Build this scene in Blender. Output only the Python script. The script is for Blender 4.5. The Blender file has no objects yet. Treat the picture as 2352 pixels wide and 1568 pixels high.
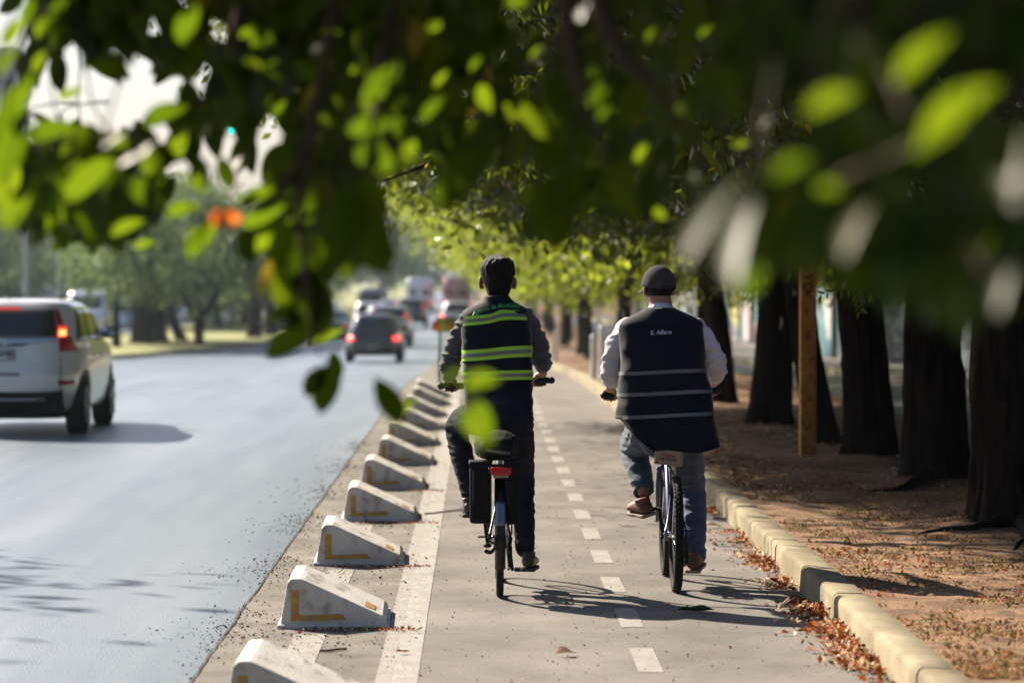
import bpy, bmesh, math, random
import numpy as np
from mathutils import Vector, Matrix, noise
from mathutils.bvhtree import BVHTree
R = math.radians
sc = bpy.context.scene
COL = sc.collection
rng = np.random.default_rng(7)
random.seed(7)

# ------------------------------------------------------------------ camera
FPX = 7700.0                      # focal length in pixels of a 2352 px wide picture
CAM_H = 1.8
HAZE = 0.00022
cam = bpy.data.cameras.new('camera')
cam.lens = 36.0 * FPX / 2352.0
cam.sensor_width = 36.0
cam.clip_start = 0.1
cam.clip_end = 6000
cam.dof.use_dof = True
cam.dof.focus_distance = 18.9
cam.dof.aperture_fstop = cam.lens / 1000 / 0.050
camo = bpy.data.objects.new('camera', cam)
COL.objects.link(camo)
PITCH = math.atan(144 / FPX); YAW = math.atan(76 / FPX)
camo.location = (0, 0, CAM_H)
camo.rotation_euler = (math.pi / 2 - PITCH, 0, -YAW)
sc.camera = camo
_M = camo.rotation_euler.to_matrix()

def P(px, py, Y):
    """world point seen at (px, py) of the 2352 x 1568 picture, Y metres ahead"""
    d = _M @ Vector(((px - 1176) / FPX, -(py - 784) / FPX, -1))
    t = Y / d.y
    return Vector((d.x * t, Y, CAM_H + d.z * t))

def proj(X, Y, Z):
    v = _M.inverted() @ Vector((X, Y, Z - CAM_H))
    return 1176 - v.x / v.z * FPX, 784 + v.y / v.z * FPX

# ------------------------------------------------------------------ light
SUN_EL = R(33); SUN_DIR = Vector((-0.63, 0.777, 0)).normalized() * math.cos(SUN_EL) + Vector((0, 0, math.sin(SUN_EL)))
w = bpy.data.worlds.new("World"); sc.world = w; w.use_nodes = True
nt = w.node_tree
sky = nt.nodes.new('ShaderNodeTexSky'); sky.sky_type = 'NISHITA'; sky.sun_disc = False
sky.sun_elevation = SUN_EL
sky.sun_rotation = math.atan2(SUN_DIR.x, SUN_DIR.y)
sky.dust_density = 2.5; sky.air_density = 1.0; sky.ozone_density = 1.5
bg = nt.nodes['Background']; bg.inputs[1].default_value = 0.05
tint = nt.nodes.new('ShaderNodeMixRGB'); tint.blend_type = 'MULTIPLY'; tint.inputs[0].default_value = 1; tint.inputs[2].default_value = (0.92, 0.97, 1.15, 1)
nt.links.new(sky.outputs[0], tint.inputs[1]); nt.links.new(tint.outputs[0], bg.inputs[0])
sun = bpy.data.lights.new('sun', 'SUN'); sun.energy = 5.0; sun.angle = R(0.55); sun.color = (1.0, 0.88, 0.71)
suno = bpy.data.objects.new('sun', sun); COL.objects.link(suno)
suno.rotation_euler = (-SUN_DIR).to_track_quat('-Z', 'Y').to_euler()
suno.location = (-20, 20, 30)
sc.view_settings.view_transform = 'Standard'
sc.view_settings.look = 'None'
sc.view_settings.exposure = 1.3
sc.view_settings.gamma = 1
sc.cycles.use_denoising = True
sc.cycles.max_bounces = 6
sc.cycles.diffuse_bounces = 2
sc.cycles.transmission_bounces = 4
sc.cycles.transparent_max_bounces = 8
sc.cycles.volume_bounces = 0
sc.cycles.caustics_reflective = False
sc.cycles.caustics_refractive = False
sc.cycles.sample_clamp_indirect = 4

# ------------------------------------------------------------------ materials
def mat(name, color=(0.5, 0.5, 0.5), rough=0.6, metal=0.0, spec=0.5, **kw):
    m = bpy.data.materials.new(name); m.use_nodes = True
    b = m.node_tree.nodes['Principled BSDF']
    b.inputs['Base Color'].default_value = (*color, 1)
    b.inputs['Roughness'].default_value = rough
    b.inputs['Metallic'].default_value = metal
    b.inputs['Specular IOR Level'].default_value = spec
    for k, v in kw.items():
        b.inputs[k.replace('_', ' ')].default_value = v
    return m

def noise_mat(name, c1, c2, scale=5, rough=0.7, bump=0.0, bscale=None, detail=6, c3=None, s3=30, t3=(0.62, 0.7), stretch=(1, 1, 1), metal=0, spec=0.5, rvar=0.0, coords='Object', **kw):
    m = mat(name, c1, rough, metal, spec, **kw); t = m.node_tree; N = t.nodes; L = t.links
    b = N['Principled BSDF']
    tc = N.new('ShaderNodeTexCoord'); mp = N.new('ShaderNodeMapping'); mp.inputs['Scale'].default_value = stretch
    L.new(tc.outputs[coords], mp.inputs[0])
    n = N.new('ShaderNodeTexNoise'); n.inputs['Scale'].default_value = scale; n.inputs['Detail'].default_value = detail
    n.inputs['Roughness'].default_value = 0.62
    L.new(mp.outputs[0], n.inputs['Vector'])
    cr = N.new('ShaderNodeValToRGB'); cr.color_ramp.elements[0].position = 0.35; cr.color_ramp.elements[1].position = 0.68
    cr.color_ramp.elements[0].color = (*c1, 1); cr.color_ramp.elements[1].color = (*c2, 1)
    L.new(n.outputs[0], cr.inputs[0]); out = cr.outputs[0]
    if c3 is not None:
        n3 = N.new('ShaderNodeTexNoise'); n3.inputs['Scale'].default_value = s3; n3.inputs['Detail'].default_value = 3
        L.new(mp.outputs[0], n3.inputs['Vector'])
        r3 = N.new('ShaderNodeValToRGB'); r3.color_ramp.elements[0].position = t3[0]; r3.color_ramp.elements[1].position = t3[1]
        L.new(n3.outputs[0], r3.inputs[0])
        mx = N.new('ShaderNodeMixRGB'); L.new(r3.outputs[0], mx.inputs[0]); L.new(out, mx.inputs[1]); mx.inputs[2].default_value = (*c3, 1)
        out = mx.outputs[0]
    L.new(out, b.inputs['Base Color'])
    if rvar:
        mr = N.new('ShaderNodeMapRange'); mr.inputs[3].default_value = rough - rvar; mr.inputs[4].default_value = rough + rvar
        L.new(n.outputs[0], mr.inputs[0]); L.new(mr.outputs[0], b.inputs['Roughness'])
    if bump:
        nb = N.new('ShaderNodeTexNoise'); nb.inputs['Scale'].default_value = bscale or scale * 6; nb.inputs['Detail'].default_value = 5
        L.new(mp.outputs[0], nb.inputs['Vector'])
        bp = N.new('ShaderNodeBump'); bp.inputs['Strength'].default_value = bump; bp.inputs['Distance'].default_value = 0.02
        L.new(nb.outputs[0], bp.inputs['Height']); L.new(bp.outputs[0], b.inputs['Normal'])
    return m

def leaf_mat(name, base, trans, var=0.35, rough=0.42, tmix=0.45, yellow=(0.5, 0.36, 0.03), ypos=0.96):
    m = bpy.data.materials.new(name); m.use_nodes = True; t = m.node_tree; N = t.nodes; L = t.links
    b = N['Principled BSDF']; o = N['Material Output']
    g = N.new('ShaderNodeNewGeometry')
    hv = N.new('ShaderNodeMapRange'); hv.inputs[3].default_value = 1 - var; hv.inputs[4].default_value = 1 + var
    L.new(g.outputs['Random Per Island'], hv.inputs[0])
    def col(c):
        r = N.new('ShaderNodeValToRGB'); e = r.color_ramp.elements
        e[0].position = 0; e[0].color = (*c, 1); e[1].position = ypos; e[1].color = (c[0] * 1.25, c[1] * 1.0, c[2], 1)
        e2 = e.new(min(0.995, ypos + 0.01)); e2.color = (*yellow, 1)
        L.new(g.outputs['Random Per Island'], r.inputs[0])
        v = N.new('ShaderNodeVectorMath'); v.operation = 'SCALE'; L.new(r.outputs[0], v.inputs[0]); L.new(hv.outputs[0], v.inputs['Scale'])
        return v.outputs[0]
    L.new(col(base), b.inputs['Base Color']); b.inputs['Roughness'].default_value = rough
    b.inputs['Specular IOR Level'].default_value = 0.3
    tr = N.new('ShaderNodeBsdfTranslucent'); L.new(col(trans), tr.inputs[0])
    mx = N.new('ShaderNodeMixShader'); mx.inputs[0].default_value = tmix
    L.new(b.outputs[0], mx.inputs[1]); L.new(tr.outputs[0], mx.inputs[2]); L.new(mx.outputs[0], o.inputs[0])
    return m

M = {}
M['near_leaf'] = leaf_mat('near_leaf', (0.012, 0.028, 0.006), (0.24, 0.42, 0.012), tmix=0.30, rough=0.5, ypos=0.975)
M['row_leaf'] = leaf_mat('row_leaf', (0.016, 0.036, 0.006), (0.20, 0.29, 0.012), tmix=0.36, rough=0.32, ypos=0.985)
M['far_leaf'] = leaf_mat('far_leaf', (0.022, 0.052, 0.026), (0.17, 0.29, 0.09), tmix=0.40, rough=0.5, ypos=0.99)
M['mid_leaf_lit'] = leaf_mat('mid_leaf_lit', (0.035, 0.07, 0.014), (0.33, 0.46, 0.03), tmix=0.5, rough=0.4, ypos=0.985)  # row foliage again, with sunlit brightness put into its colours
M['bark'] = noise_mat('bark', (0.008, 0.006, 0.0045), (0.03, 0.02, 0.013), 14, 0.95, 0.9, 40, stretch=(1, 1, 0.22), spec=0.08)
M['twig'] = noise_mat('twig', (0.07, 0.025, 0.018), (0.12, 0.05, 0.03), 20, 0.7)
M['road'] = noise_mat('road', (0.105, 0.145, 0.195), (0.20, 0.24, 0.295), 1.3, 0.42, 0.2, 170, detail=12, stretch=(1, 0.07, 1), rvar=0.07)
M['lane'] = noise_mat('lane', (0.135, 0.122, 0.11), (0.25, 0.229, 0.207), 1.1, 0.85, 0.4, 140, detail=12, c3=(0.06, 0.05, 0.04), s3=60, t3=(0.60, 0.72), stretch=(1.2, 0.8, 1), spec=0.3)
M['gutter'] = noise_mat('gutter', (0.115, 0.103, 0.09), (0.24, 0.217, 0.19), 2.2, 0.85, 0.4, 140, detail=12, spec=0.3, c3=(0.08, 0.07, 0.06), s3=160, t3=(0.62, 0.74))
M['paint'] = noise_mat('paint', (0.26, 0.245, 0.225), (0.37, 0.35, 0.32), 9, 0.7, 0.2, 120, c3=(0.23, 0.21, 0.19), s3=55, t3=(0.57, 0.66), stretch=(1, 0.5, 1))
M['paint_faint'] = noise_mat('paint_faint', (0.26, 0.24, 0.22), (0.34, 0.32, 0.30), 6, 0.8, 0.2, 120, c3=(0.21, 0.19, 0.17), s3=25, t3=(0.5, 0.62))
M['crack'] = mat('crack', (0.03, 0.026, 0.022), 0.95)
M['kerb'] = noise_mat('kerb', (0.24, 0.20, 0.125), (0.37, 0.315, 0.215), 5, 0.88, 0.07, 90, detail=10, c3=(0.17, 0.14, 0.09), s3=2.6, t3=(0.46, 0.70), stretch=(1, .5, 1), spec=.2)
M['dirt'] = noise_mat('dirt', (0.12, 0.055, 0.025), (0.37, 0.215, 0.11), 2.6, 0.95, 0.9, 45, detail=12, c3=(0.09, 0.045, 0.022), s3=9, t3=(0.54, 0.68))
M['concrete'] = noise_mat('concrete', (0.56, 0.53, 0.485), (0.70, 0.67, 0.62), 5, 0.75, 0.25, 60, c3=(0.30, 0.275, 0.24), s3=7, t3=(0.53, 0.70), stretch=(1.5, 0.5, 1))
for mn in ('concrete',):
    t_ = M[mn].node_tree; oi = t_.nodes.new('ShaderNodeObjectInfo'); vm = t_.nodes.new('ShaderNodeVectorMath'); vm.operation = 'SCALE'; vm.inputs['Scale'].default_value = 37.0
    mp_ = [n for n in t_.nodes if n.type == 'MAPPING'][0]; t_.links.new(oi.outputs['Location'], vm.inputs[0]); t_.links.new(vm.outputs[0], mp_.inputs['Location'])
M['yellow_inlay'] = noise_mat('yellow_inlay', (0.48, 0.24, 0.035), (0.62, 0.34, 0.06), 18, 0.5, 0.2, c3=(0.30, 0.26, 0.20), s3=30, t3=(0.56, 0.66))
M['grass_green'] = noise_mat('grass_green', (0.16, 0.18, 0.04), (0.30, 0.30, 0.09), 0.8, 0.9, 0.5, 12)
M['black'] = mat('black_plastic', (0.008, 0.008, 0.009), 0.5, spec=0.25)
M['blackfab'] = noise_mat('black_fabric', (0.005, 0.005, 0.006), (0.010, 0.010, 0.011), 30, 0.75, 0.2, 90, spec=0.15)
M['rubber'] = noise_mat('rubber', (0.009, 0.009, 0.009), (0.02, 0.019, 0.018), 25, 0.8, spec=0.15)
M['chrome'] = mat('chrome', (0.7, 0.7, 0.72), 0.18, 1.0)
M['alu'] = mat('aluminium', (0.5, 0.51, 0.53), 0.35, 1.0)
M['bluemetal'] = mat('blue_frame_paint', (0.015, 0.035, 0.13), 0.22, 0.2, Coat_Weight=0.6)
M['blackpaint'] = mat('black_frame_paint', (0.008, 0.008, 0.010), 0.35, spec=0.3, Coat_Weight=0.15)
M['fender'] = mat('pale_blue_fender', (0.10, 0.15, 0.24), 0.3, 0.1, Coat_Weight=0.5)
M['redlens'] = mat('red_lens', (0.42, 0.008, 0.006), 0.18)
M['skin'] = noise_mat('skin', (0.33, 0.145, 0.085), (0.42, 0.20, 0.125), 16, 0.5, 0.08, 120, Subsurface_Weight=0.25)
M['skin'].node_tree.nodes['Principled BSDF'].inputs['Subsurface Radius'].default_value = (0.03, 0.008, 0.004)
M['hair'] = noise_mat('hair', (0.004, 0.003, 0.002), (0.012, 0.008, 0.006), 60, 0.5, 0.8, 130, stretch=(3, 1, 0.35), spec=0.12)
M['vest_navy'] = noise_mat('vest_navy', (0.003, 0.004, 0.009), (0.005, 0.0065, 0.013), 8, 0.7, 0.12, 70, spec=0.1, Sheen_Weight=0.5, Sheen_Roughness=0.3)
M['vest_slate'] = noise_mat('vest_slate', (0.004, 0.006, 0.011), (0.0065, 0.009, 0.016), 8, 0.7, 0.12, 70, spec=0.1, Sheen_Weight=0.5, Sheen_Roughness=0.3)
M['neon'] = mat('neon_green_tape', (0.36, 0.66, 0.05), 0.6, spec=0.2)
M['tape_grey'] = mat('grey_reflective_tape', (0.17, 0.16, 0.14), 0.4, 0.2)
M['tape_dull'] = mat('dull_reflective_tape', (0.12, 0.125, 0.115), 0.45, 0.1)
M['textgreen'] = mat('green_lettering', (0.05, 0.32, 0.08), 0.6)
M['textgrey'] = mat('grey_lettering', (0.45, 0.47, 0.5), 0.6)
M['shirt_grey'] = noise_mat('shirt_grey', (0.035, 0.038, 0.048), (0.055, 0.06, 0.075), 12, 0.8, 0.2, 60, Sheen_Weight=0.1)
M['shirt_white'] = noise_mat('shirt_white', (0.58, 0.56, 0.60), (0.66, 0.64, 0.68), 9, 0.8, 0.2, 40)
M['jeans_dark'] = noise_mat('jeans_dark', (0.008, 0.010, 0.018), (0.018, 0.021, 0.034), 14, 0.8, 0.2, 120, spec=0.1, Sheen_Weight=0.03)
M['jeans_blue'] = noise_mat('jeans_blue', (0.024, 0.046, 0.085), (0.05, 0.085, 0.145), 10, 0.8, 0.25, 140, Sheen_Weight=0.2)
M['cap'] = noise_mat('cap_grey', (0.04, 0.036, 0.038), (0.06, 0.054, 0.056), 22, 0.9, 0.3, 150, spec=0.15, Sheen_Weight=0.05)
M['shoe_brown'] = noise_mat('shoe_brown', (0.09, 0.032, 0.016), (0.16, 0.06, 0.03), 18, 0.6, 0.2, 60)
M['shoe_dark'] = noise_mat('shoe_dark', (0.02, 0.014, 0.010), (0.045, 0.028, 0.018), 18, 0.4, 0.1, 60)
M['sole_pale'] = mat('pale_sole', (0.24, 0.16, 0.11), 0.7)
M['sole_dark'] = mat('dark_sole', (0.03, 0.02, 0.016), 0.7)
M['cream'] = noise_mat('cream_plate', (0.27, 0.20, 0.14), (0.34, 0.26, 0.185), 12, 0.5, spec=0.2)
M['signred'] = mat('sign_red', (0.30, 0.004, 0.004), 0.6, spec=0.1)
M['signblack'] = mat('sign_black', (0.006, 0.006, 0.006), 0.6, spec=0.1)
M['steel'] = noise_mat('brushed_steel', (0.75, 0.75, 0.76), (0.85, 0.85, 0.86), 10, 0.5, metal=0.1, stretch=(1, 1, 0.2))
M['post_orange'] = noise_mat('post_orange', (0.55, 0.21, 0.02), (0.72, 0.30, 0.04), 8, 0.7, 0.5, 40, c3=(0.12, 0.05, 0.02), s3=20, t3=(0.58, 0.72))
M['post_text'] = mat('post_lettering', (0.03, 0.015, 0.01), 0.8)
M['greenpost'] = mat('green_post_paint', (0.02, 0.15, 0.06), 0.5)
M['yellowsign'] = mat('yellow_sign', (0.5, 0.36, 0.03), 0.5)
M['orangesign'] = mat('orange_sign', (0.75, 0.12, 0.01), 0.5)
M['white_paint'] = mat('white_car_paint', (0.74, 0.74, 0.74), 0.25, 0.0, Coat_Weight=0.7)
M['glass'] = mat('car_glass', (0.012, 0.018, 0.022), 0.06, 0.0, 0.8)
M['glass_green'] = mat('tinted_side_glass', (0.008, 0.014, 0.008), 0.15, 0.0, 0.4)
M['litter'] = leaf_mat('dry_leaf', (0.27, 0.085, 0.026), (0.38, 0.12, 0.03), var=0.75, tmix=0.2, rough=0.7, yellow=(0.5, 0.36, 0.22), ypos=0.72)
M['orange_leaf'] = leaf_mat('orange_leaf', (0.5, 0.16, 0.03), (0.8, 0.22, 0.03), var=0.1, tmix=0.5)
M['seed'] = leaf_mat('dark_seed', (0.035, 0.022, 0.015), (0.05, 0.03, 0.02), var=0.6, tmix=0.05, rough=0.9, yellow=(0.18, 0.1, 0.05), ypos=0.85)
M['straw'] = leaf_mat('dry_grass', (0.27, 0.15, 0.065), (0.36, 0.25, 0.12), var=0.6, tmix=0.25, rough=0.8, yellow=(0.12, 0.14, 0.03), ypos=0.85)
M['greenleaf'] = leaf_mat('fallen_green', (0.03, 0.10, 0.02), (0.1, 0.3, 0.03), var=0.1, tmix=0.2)
M['paleleaf'] = leaf_mat('fallen_pale', (0.62, 0.52, 0.38), (0.5, 0.4, 0.25), var=0.2, tmix=0.2, rough=0.7)
M['pale_wall'] = noise_mat('pale_wall', (0.42, 0.44, 0.48), (0.5, 0.52, 0.56), 0.3, 0.8)
M['lamp_grey'] = mat('lamp_post_grey', (0.42, 0.42, 0.43), 0.6)

def emit(name, color, strength):
    m = mat(name, color, 0.3); b = m.node_tree.nodes['Principled BSDF']
    b.inputs['Emission Color'].default_value = (*color, 1); b.inputs['Emission Strength'].default_value = strength
    return m
M['brake'] = emit('brake_lamp', (0.9, 0.04, 0.03), 0.35)
M['brake_hot'] = emit('brake_lamp_bulb', (1.0, 0.25, 0.06), 1.6)
M['brake_far'] = emit('brake_lamp_far', (1.0, 0.05, 0.05), 1.0)
M['signal_green'] = emit('signal_green', (0.0, 0.85, 0.55), 2.5)

def carpaint(c, name): return mat(name, c, 0.25, 0.3, Coat_Weight=0.6)
M['c_silver'] = carpaint((0.45, 0.47, 0.5), 'silver_paint'); M['c_dark'] = carpaint((0.035, 0.04, 0.05), 'dark_paint')
M['c_white'] = carpaint((0.75, 0.76, 0.78), 'white_paint2'); M['c_blue'] = carpaint((0.42, 0.56, 0.68), 'pale_blue_paint')
M['c_red'] = carpaint((0.42, 0.10, 0.12), 'red_bus_paint'); M['c_green'] = carpaint((0.03, 0.08, 0.06), 'green_paint')
M['c_grey'] = carpaint((0.16, 0.17, 0.19), 'grey_paint')

# ------------------------------------------------------------------ helpers
def mesh_obj(name, verts, faces, material=None, parent=None, smooth=True):
    me = bpy.data.meshes.new(name)
    verts = np.asarray(verts, dtype=np.float32)
    if isinstance(faces, np.ndarray):
        k = faces.shape[1]; n = faces.shape[0]
        me.vertices.add(len(verts)); me.vertices.foreach_set('co', verts.ravel())
        me.loops.add(n * k); me.loops.foreach_set('vertex_index', faces.astype(np.int32).ravel())
        me.polygons.add(n); me.polygons.foreach_set('loop_start', np.arange(0, n * k, k, dtype=np.int32))
        me.polygons.foreach_set('loop_total', np.full(n, k, dtype=np.int32))
        me.update(calc_edges=True)
    else:
        me.from_pydata([tuple(v) for v in verts], [], faces); me.update()
    if smooth:
        me.polygons.foreach_set('use_smooth', np.ones(len(me.polygons), dtype=bool))
    o = bpy.data.objects.new(name, me); COL.objects.link(o)
    if material: me.materials.append(material)
    if parent is not None: attach(o, parent)
    return o

_loc = {}
def attach(o, parent):
    """mesh coordinates are world coordinates: undo the parent's offset"""
    o.parent = parent
    o.matrix_parent_inverse = Matrix.Translation(-_loc.get(parent.name, Vector((0, 0, 0))))

def thing(name, label, cat, loc=(0, 0, 0), group=None):
    o = bpy.data.objects.new(name, None); COL.objects.link(o); o.empty_display_size = 0.1
    o.location = loc; _loc[o.name] = Vector(loc)
    return tag(o, label, cat, group)

def tag(o, label, cat, group=None, kind=None):
    o['label'] = label; o['category'] = cat
    if group: o['group'] = group
    if kind: o['kind'] = kind
    return o

def struct(o): o['kind'] = 'structure'; return o

class MB:
    def __init__(s): s.v = []; s.f = []
    def add(s, V, F):
        k = len(s.v); s.v += [tuple(v) for v in V]; s.f += [tuple(i + k for i in f) for f in F]; return s
    def box(s, c, size, rot=None):
        hx, hy, hz = (a / 2 for a in size)
        V = [Vector((x, y, z)) for x in (-hx, hx) for y in (-hy, hy) for z in (-hz, hz)]
        if rot is not None: V = [rot @ v for v in V]
        V = [v + Vector(c) for v in V]
        return s.add(V, [(0, 1, 3, 2), (4, 6, 7, 5), (0, 4, 5, 1), (2, 3, 7, 6), (0, 2, 6, 4), (1, 5, 7, 3)])
    def tube(s, pts, rad, n=12, ref=None, cap='round', sub=3, ex=2.0):
        p = np.array([tuple(q) for q in pts], float); r = np.array(rad, float)
        if r.ndim == 0: r = np.full(len(p), float(r))
        if r.ndim == 1: r = np.stack([r, r], 1)
        if sub > 1 and len(p) > 2:
            P2 = []; R2 = []
            for i in range(len(p) - 1):
                a = p[max(i - 1, 0)]; b = p[i]; c = p[i + 1]; d = p[min(i + 2, len(p) - 1)]
                ra = r[max(i - 1, 0)]; rb = r[i]; rc = r[i + 1]; rd = r[min(i + 2, len(p) - 1)]
                for k in range(sub):
                    t = k / sub
                    f = lambda a, b, c, d: 0.5 * (2 * b + (c - a) * t + (2 * a - 5 * b + 4 * c - d) * t * t + (3 * b - a - 3 * c + d) * t ** 3)
                    P2.append(f(a, b, c, d)); R2.append(np.maximum(f(ra, rb, rc, rd), 1e-4))
            P2.append(p[-1]); R2.append(r[-1]); p = np.array(P2); r = np.array(R2)
        T = np.gradient(p, axis=0); T /= np.linalg.norm(T, axis=1)[:, None] + 1e-12
        rings = []; th = np.arange(n) * 2 * math.pi / n
        ct, st = np.cos(th), np.sin(th)
        if ex != 2.0:
            ct = np.sign(ct) * np.abs(ct) ** (2 / ex); st = np.sign(st) * np.abs(st) ** (2 / ex)
        if ref is not None:
            A = np.array(ref, float)
        else:
            A = np.array((1, 0, 0)) if abs(T[0][0]) < 0.9 else np.array((0, 1, 0))
        fr = []
        for i in range(len(p)):
            a = A - T[i] * A.dot(T[i]); a /= np.linalg.norm(a) + 1e-12
            if ref is None: A = a
            fr.append((a, np.cross(T[i], a)))
        def ring(c, f, ra, rb): return [c + f[0] * ra * ct[j] + f[1] * rb * st[j] for j in range(n)]
        if cap == 'round':
            for ph in (70, 40): 
                k = math.cos(R(ph)); m = min(r[0])
                rings.append(ring(p[0] - T[0] * m * math.sin(R(ph)), fr[0], r[0][0] * k, r[0][1] * k))
        for i in range(len(p)): rings.append(ring(p[i], fr[i], *r[i]))
        if cap == 'round':
            for ph in (40, 70):
                k = math.cos(R(ph)); m = min(r[-1])
                rings.append(ring(p[-1] + T[-1] * m * math.sin(R(ph)), fr[-1], r[-1][0] * k, r[-1][1] * k))
        V = [v for g in rings for v in g]; F = []
        for i in range(len(rings) - 1):
            for j in range(n):
                j2 = (j + 1) % n; F.append((i * n + j, i * n + j2, (i + 1) * n + j2, (i + 1) * n + j))
        if cap:
            F.append(tuple(range(n - 1, -1, -1))); k = (len(rings) - 1) * n; F.append(tuple(range(k, k + n)))
        return s.add(V, F)
    def ball(s, c, r, rot=None, n=16, m=10):
        V = []; F = []
        if not hasattr(r, '__len__'): r = (r, r, r)
        for i in range(m + 1):
            ph = math.pi * i / m
            for j in range(n):
                th = 2 * math.pi * j / n
                v = Vector((r[0] * math.sin(ph) * math.cos(th), r[1] * math.sin(ph) * math.sin(th), r[2] * math.cos(ph)))
                if rot is not None: v = rot @ v
                V.append(v + Vector(c))
        for i in range(m):
            for j in range(n):
                j2 = (j + 1) % n; F.append((i * n + j, (i + 1) * n + j, (i + 1) * n + j2, i * n + j2))
        return s.add(V, F)
    def torus(s, c, Rr, r, n=48, m=8, rb=None, a0=0, a1=360):
        """ring in the YZ plane round c"""
        V = []; F = []; rb = rb or r; full = abs(a1 - a0) >= 360
        cnt = n if full else n + 1
        for i in range(cnt):
            a = R(a0 + (a1 - a0) * i / n)
            for j in range(m):
                b = 2 * math.pi * j / m
                q = Rr + rb * math.cos(b)
                V.append((c[0] + r * math.sin(b), c[1] + q * math.cos(a), c[2] + q * math.sin(a)))
        for i in range(n):
            i2 = (i + 1) % cnt
            for j in range(m):
                j2 = (j + 1) % m; F.append((i * m + j, i2 * m + j, i2 * m + j2, i * m + j2))
        return s.add(V, F)
    def build(s, name, material, parent=None, smooth=True):
        o = mesh_obj(name, s.v, s.f, material, parent, smooth); return o

def sharpen(o, ang=35):
    me = o.data; bm = bmesh.new(); bm.from_mesh(me)
    bmesh.ops.recalc_face_normals(bm, faces=bm.faces)
    for e in bm.edges:
        if len(e.link_faces) == 2 and e.calc_face_angle(0) > R(ang): e.smooth = False
    bm.to_mesh(me); bm.free(); return o

def bevel(o, wdt=0.01, seg=2):
    bm = bmesh.new(); bm.from_mesh(o.data)
    bmesh.ops.recalc_face_normals(bm, faces=bm.faces)
    ed = [e for e in bm.edges if len(e.link_faces) == 2 and e.calc_face_angle(0) > R(30)]
    bmesh.ops.bevel(bm, geom=ed, offset=wdt, segments=seg, affect='EDGES', profile=0.5)
    bm.to_mesh(o.data); bm.free()
    lim = (max(o.dimensions) or 1) ** 2 * 0.004
    lim = (wdt * 2.5) ** 2 * 4
    o.data.polygons.foreach_set('use_smooth', np.array([p.area < lim for p in o.data.polygons], dtype=bool))
    return o

def blob(name, mb, material, parent=None, voxel=0.008, smooth=3, wrinkle=None):
    """one continuous surface out of overlapping closed pieces"""
    me = bpy.data.meshes.new('tmp'); me.from_pydata(mb.v, [], mb.f); me.update()
    bm = bmesh.new(); bm.from_mesh(me); bmesh.ops.recalc_face_normals(bm, faces=bm.faces); bm.to_mesh(me); bm.free()
    t = bpy.data.objects.new('tmp', me); COL.objects.link(t)
    m = t.modifiers.new('r', 'REMESH'); m.mode = 'VOXEL'; m.voxel_size = voxel
    if smooth:
        s2 = t.modifiers.new('s', 'SMOOTH'); s2.iterations = smooth; s2.factor = 0.5
    dg = bpy.context.evaluated_depsgraph_get(); dg.update()
    me2 = bpy.data.meshes.new_from_object(t.evaluated_get(dg))
    bpy.data.objects.remove(t); bpy.data.meshes.remove(me)
    me2.name = name; me2.materials.clear(); me2.materials.append(material)
    if wrinkle:
        n = len(me2.vertices); co = np.empty(n * 3, np.float32); no = np.empty(n * 3, np.float32)
        me2.vertices.foreach_get('co', co); me2.vertex_normals.foreach_get('vector', no)
        co = co.reshape(-1, 3); no = no.reshape(-1, 3)
        d = np.array([wrinkle(Vector(c)) for c in co.tolist()])
        co += no * d[:, None]; me2.vertices.foreach_set('co', co.ravel()); me2.update()
    me2.polygons.foreach_set('use_smooth', np.ones(len(me2.polygons), dtype=bool))
    o = bpy.data.objects.new(name, me2); COL.objects.link(o)
    if parent is not None: attach(o, parent)
    return o

def folds(amp, sx, sy, sz, seed=0, sharp=True):
    def f(c):
        q = Vector((c.x * sx + seed, c.y * sy, c.z * sz))
        a = noise.noise(q); b = noise.noise(q * 2.1 + Vector((5, 3, 1)))
        if sharp: a = 0.6 - abs(a) * 2.4
        return amp * (a + 0.5 * b)
    return f

def text_mesh(s, size):
    c = bpy.data.curves.new('t', 'FONT'); c.body = s; c.size = size; c.align_x = 'CENTER'; c.align_y = 'CENTER'; c.resolution_u = 3
    c.offset = size * 0.028
    o = bpy.data.objects.new('t', c); COL.objects.link(o)
    dg = bpy.context.evaluated_depsgraph_get(); dg.update()
    me = bpy.data.meshes.new_from_object(o.evaluated_get(dg))
    V = [v.co.copy() for v in me.vertices]; F = [tuple(p.vertices) for p in me.polygons]
    bpy.data.objects.remove(o); bpy.data.meshes.remove(me); bpy.data.curves.remove(c)
    return V, F

def obj_bvh(o):
    me = o.data
    return BVHTree.FromPolygons([v.co.copy() for v in me.vertices], [tuple(p.vertices) for p in me.polygons])

# ------------------------------------------------------------------ leaves
def leaf_template(big):
    if not big:
        V = np.array([(0, 0, 0), (.5, -.27, .06), (1, 0, -.1), (.5, .27, .06)], float)
        return V, np.array([(0, 1, 2), (0, 2, 3)])
    V = []; rows = 8
    for i in range(rows + 1):
        t = i / rows; wd = 0.23 * (math.sin(math.pi * t ** 0.85) ** 0.8 if 0 < t < 1 else 0) + 0.004
        for s_ in (-1, 0, 1): V.append((t, s_ * wd, -0.16 * t * t + abs(s_) * wd * 0.28))
    F = []
    for i in range(rows):
        for j in range(2): a = i * 3 + j; F.append((a, a + 3, a + 4, a + 1))
    return np.array(V, float), np.array(F)
LT = {0: leaf_template(0), 1: leaf_template(1)}

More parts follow.
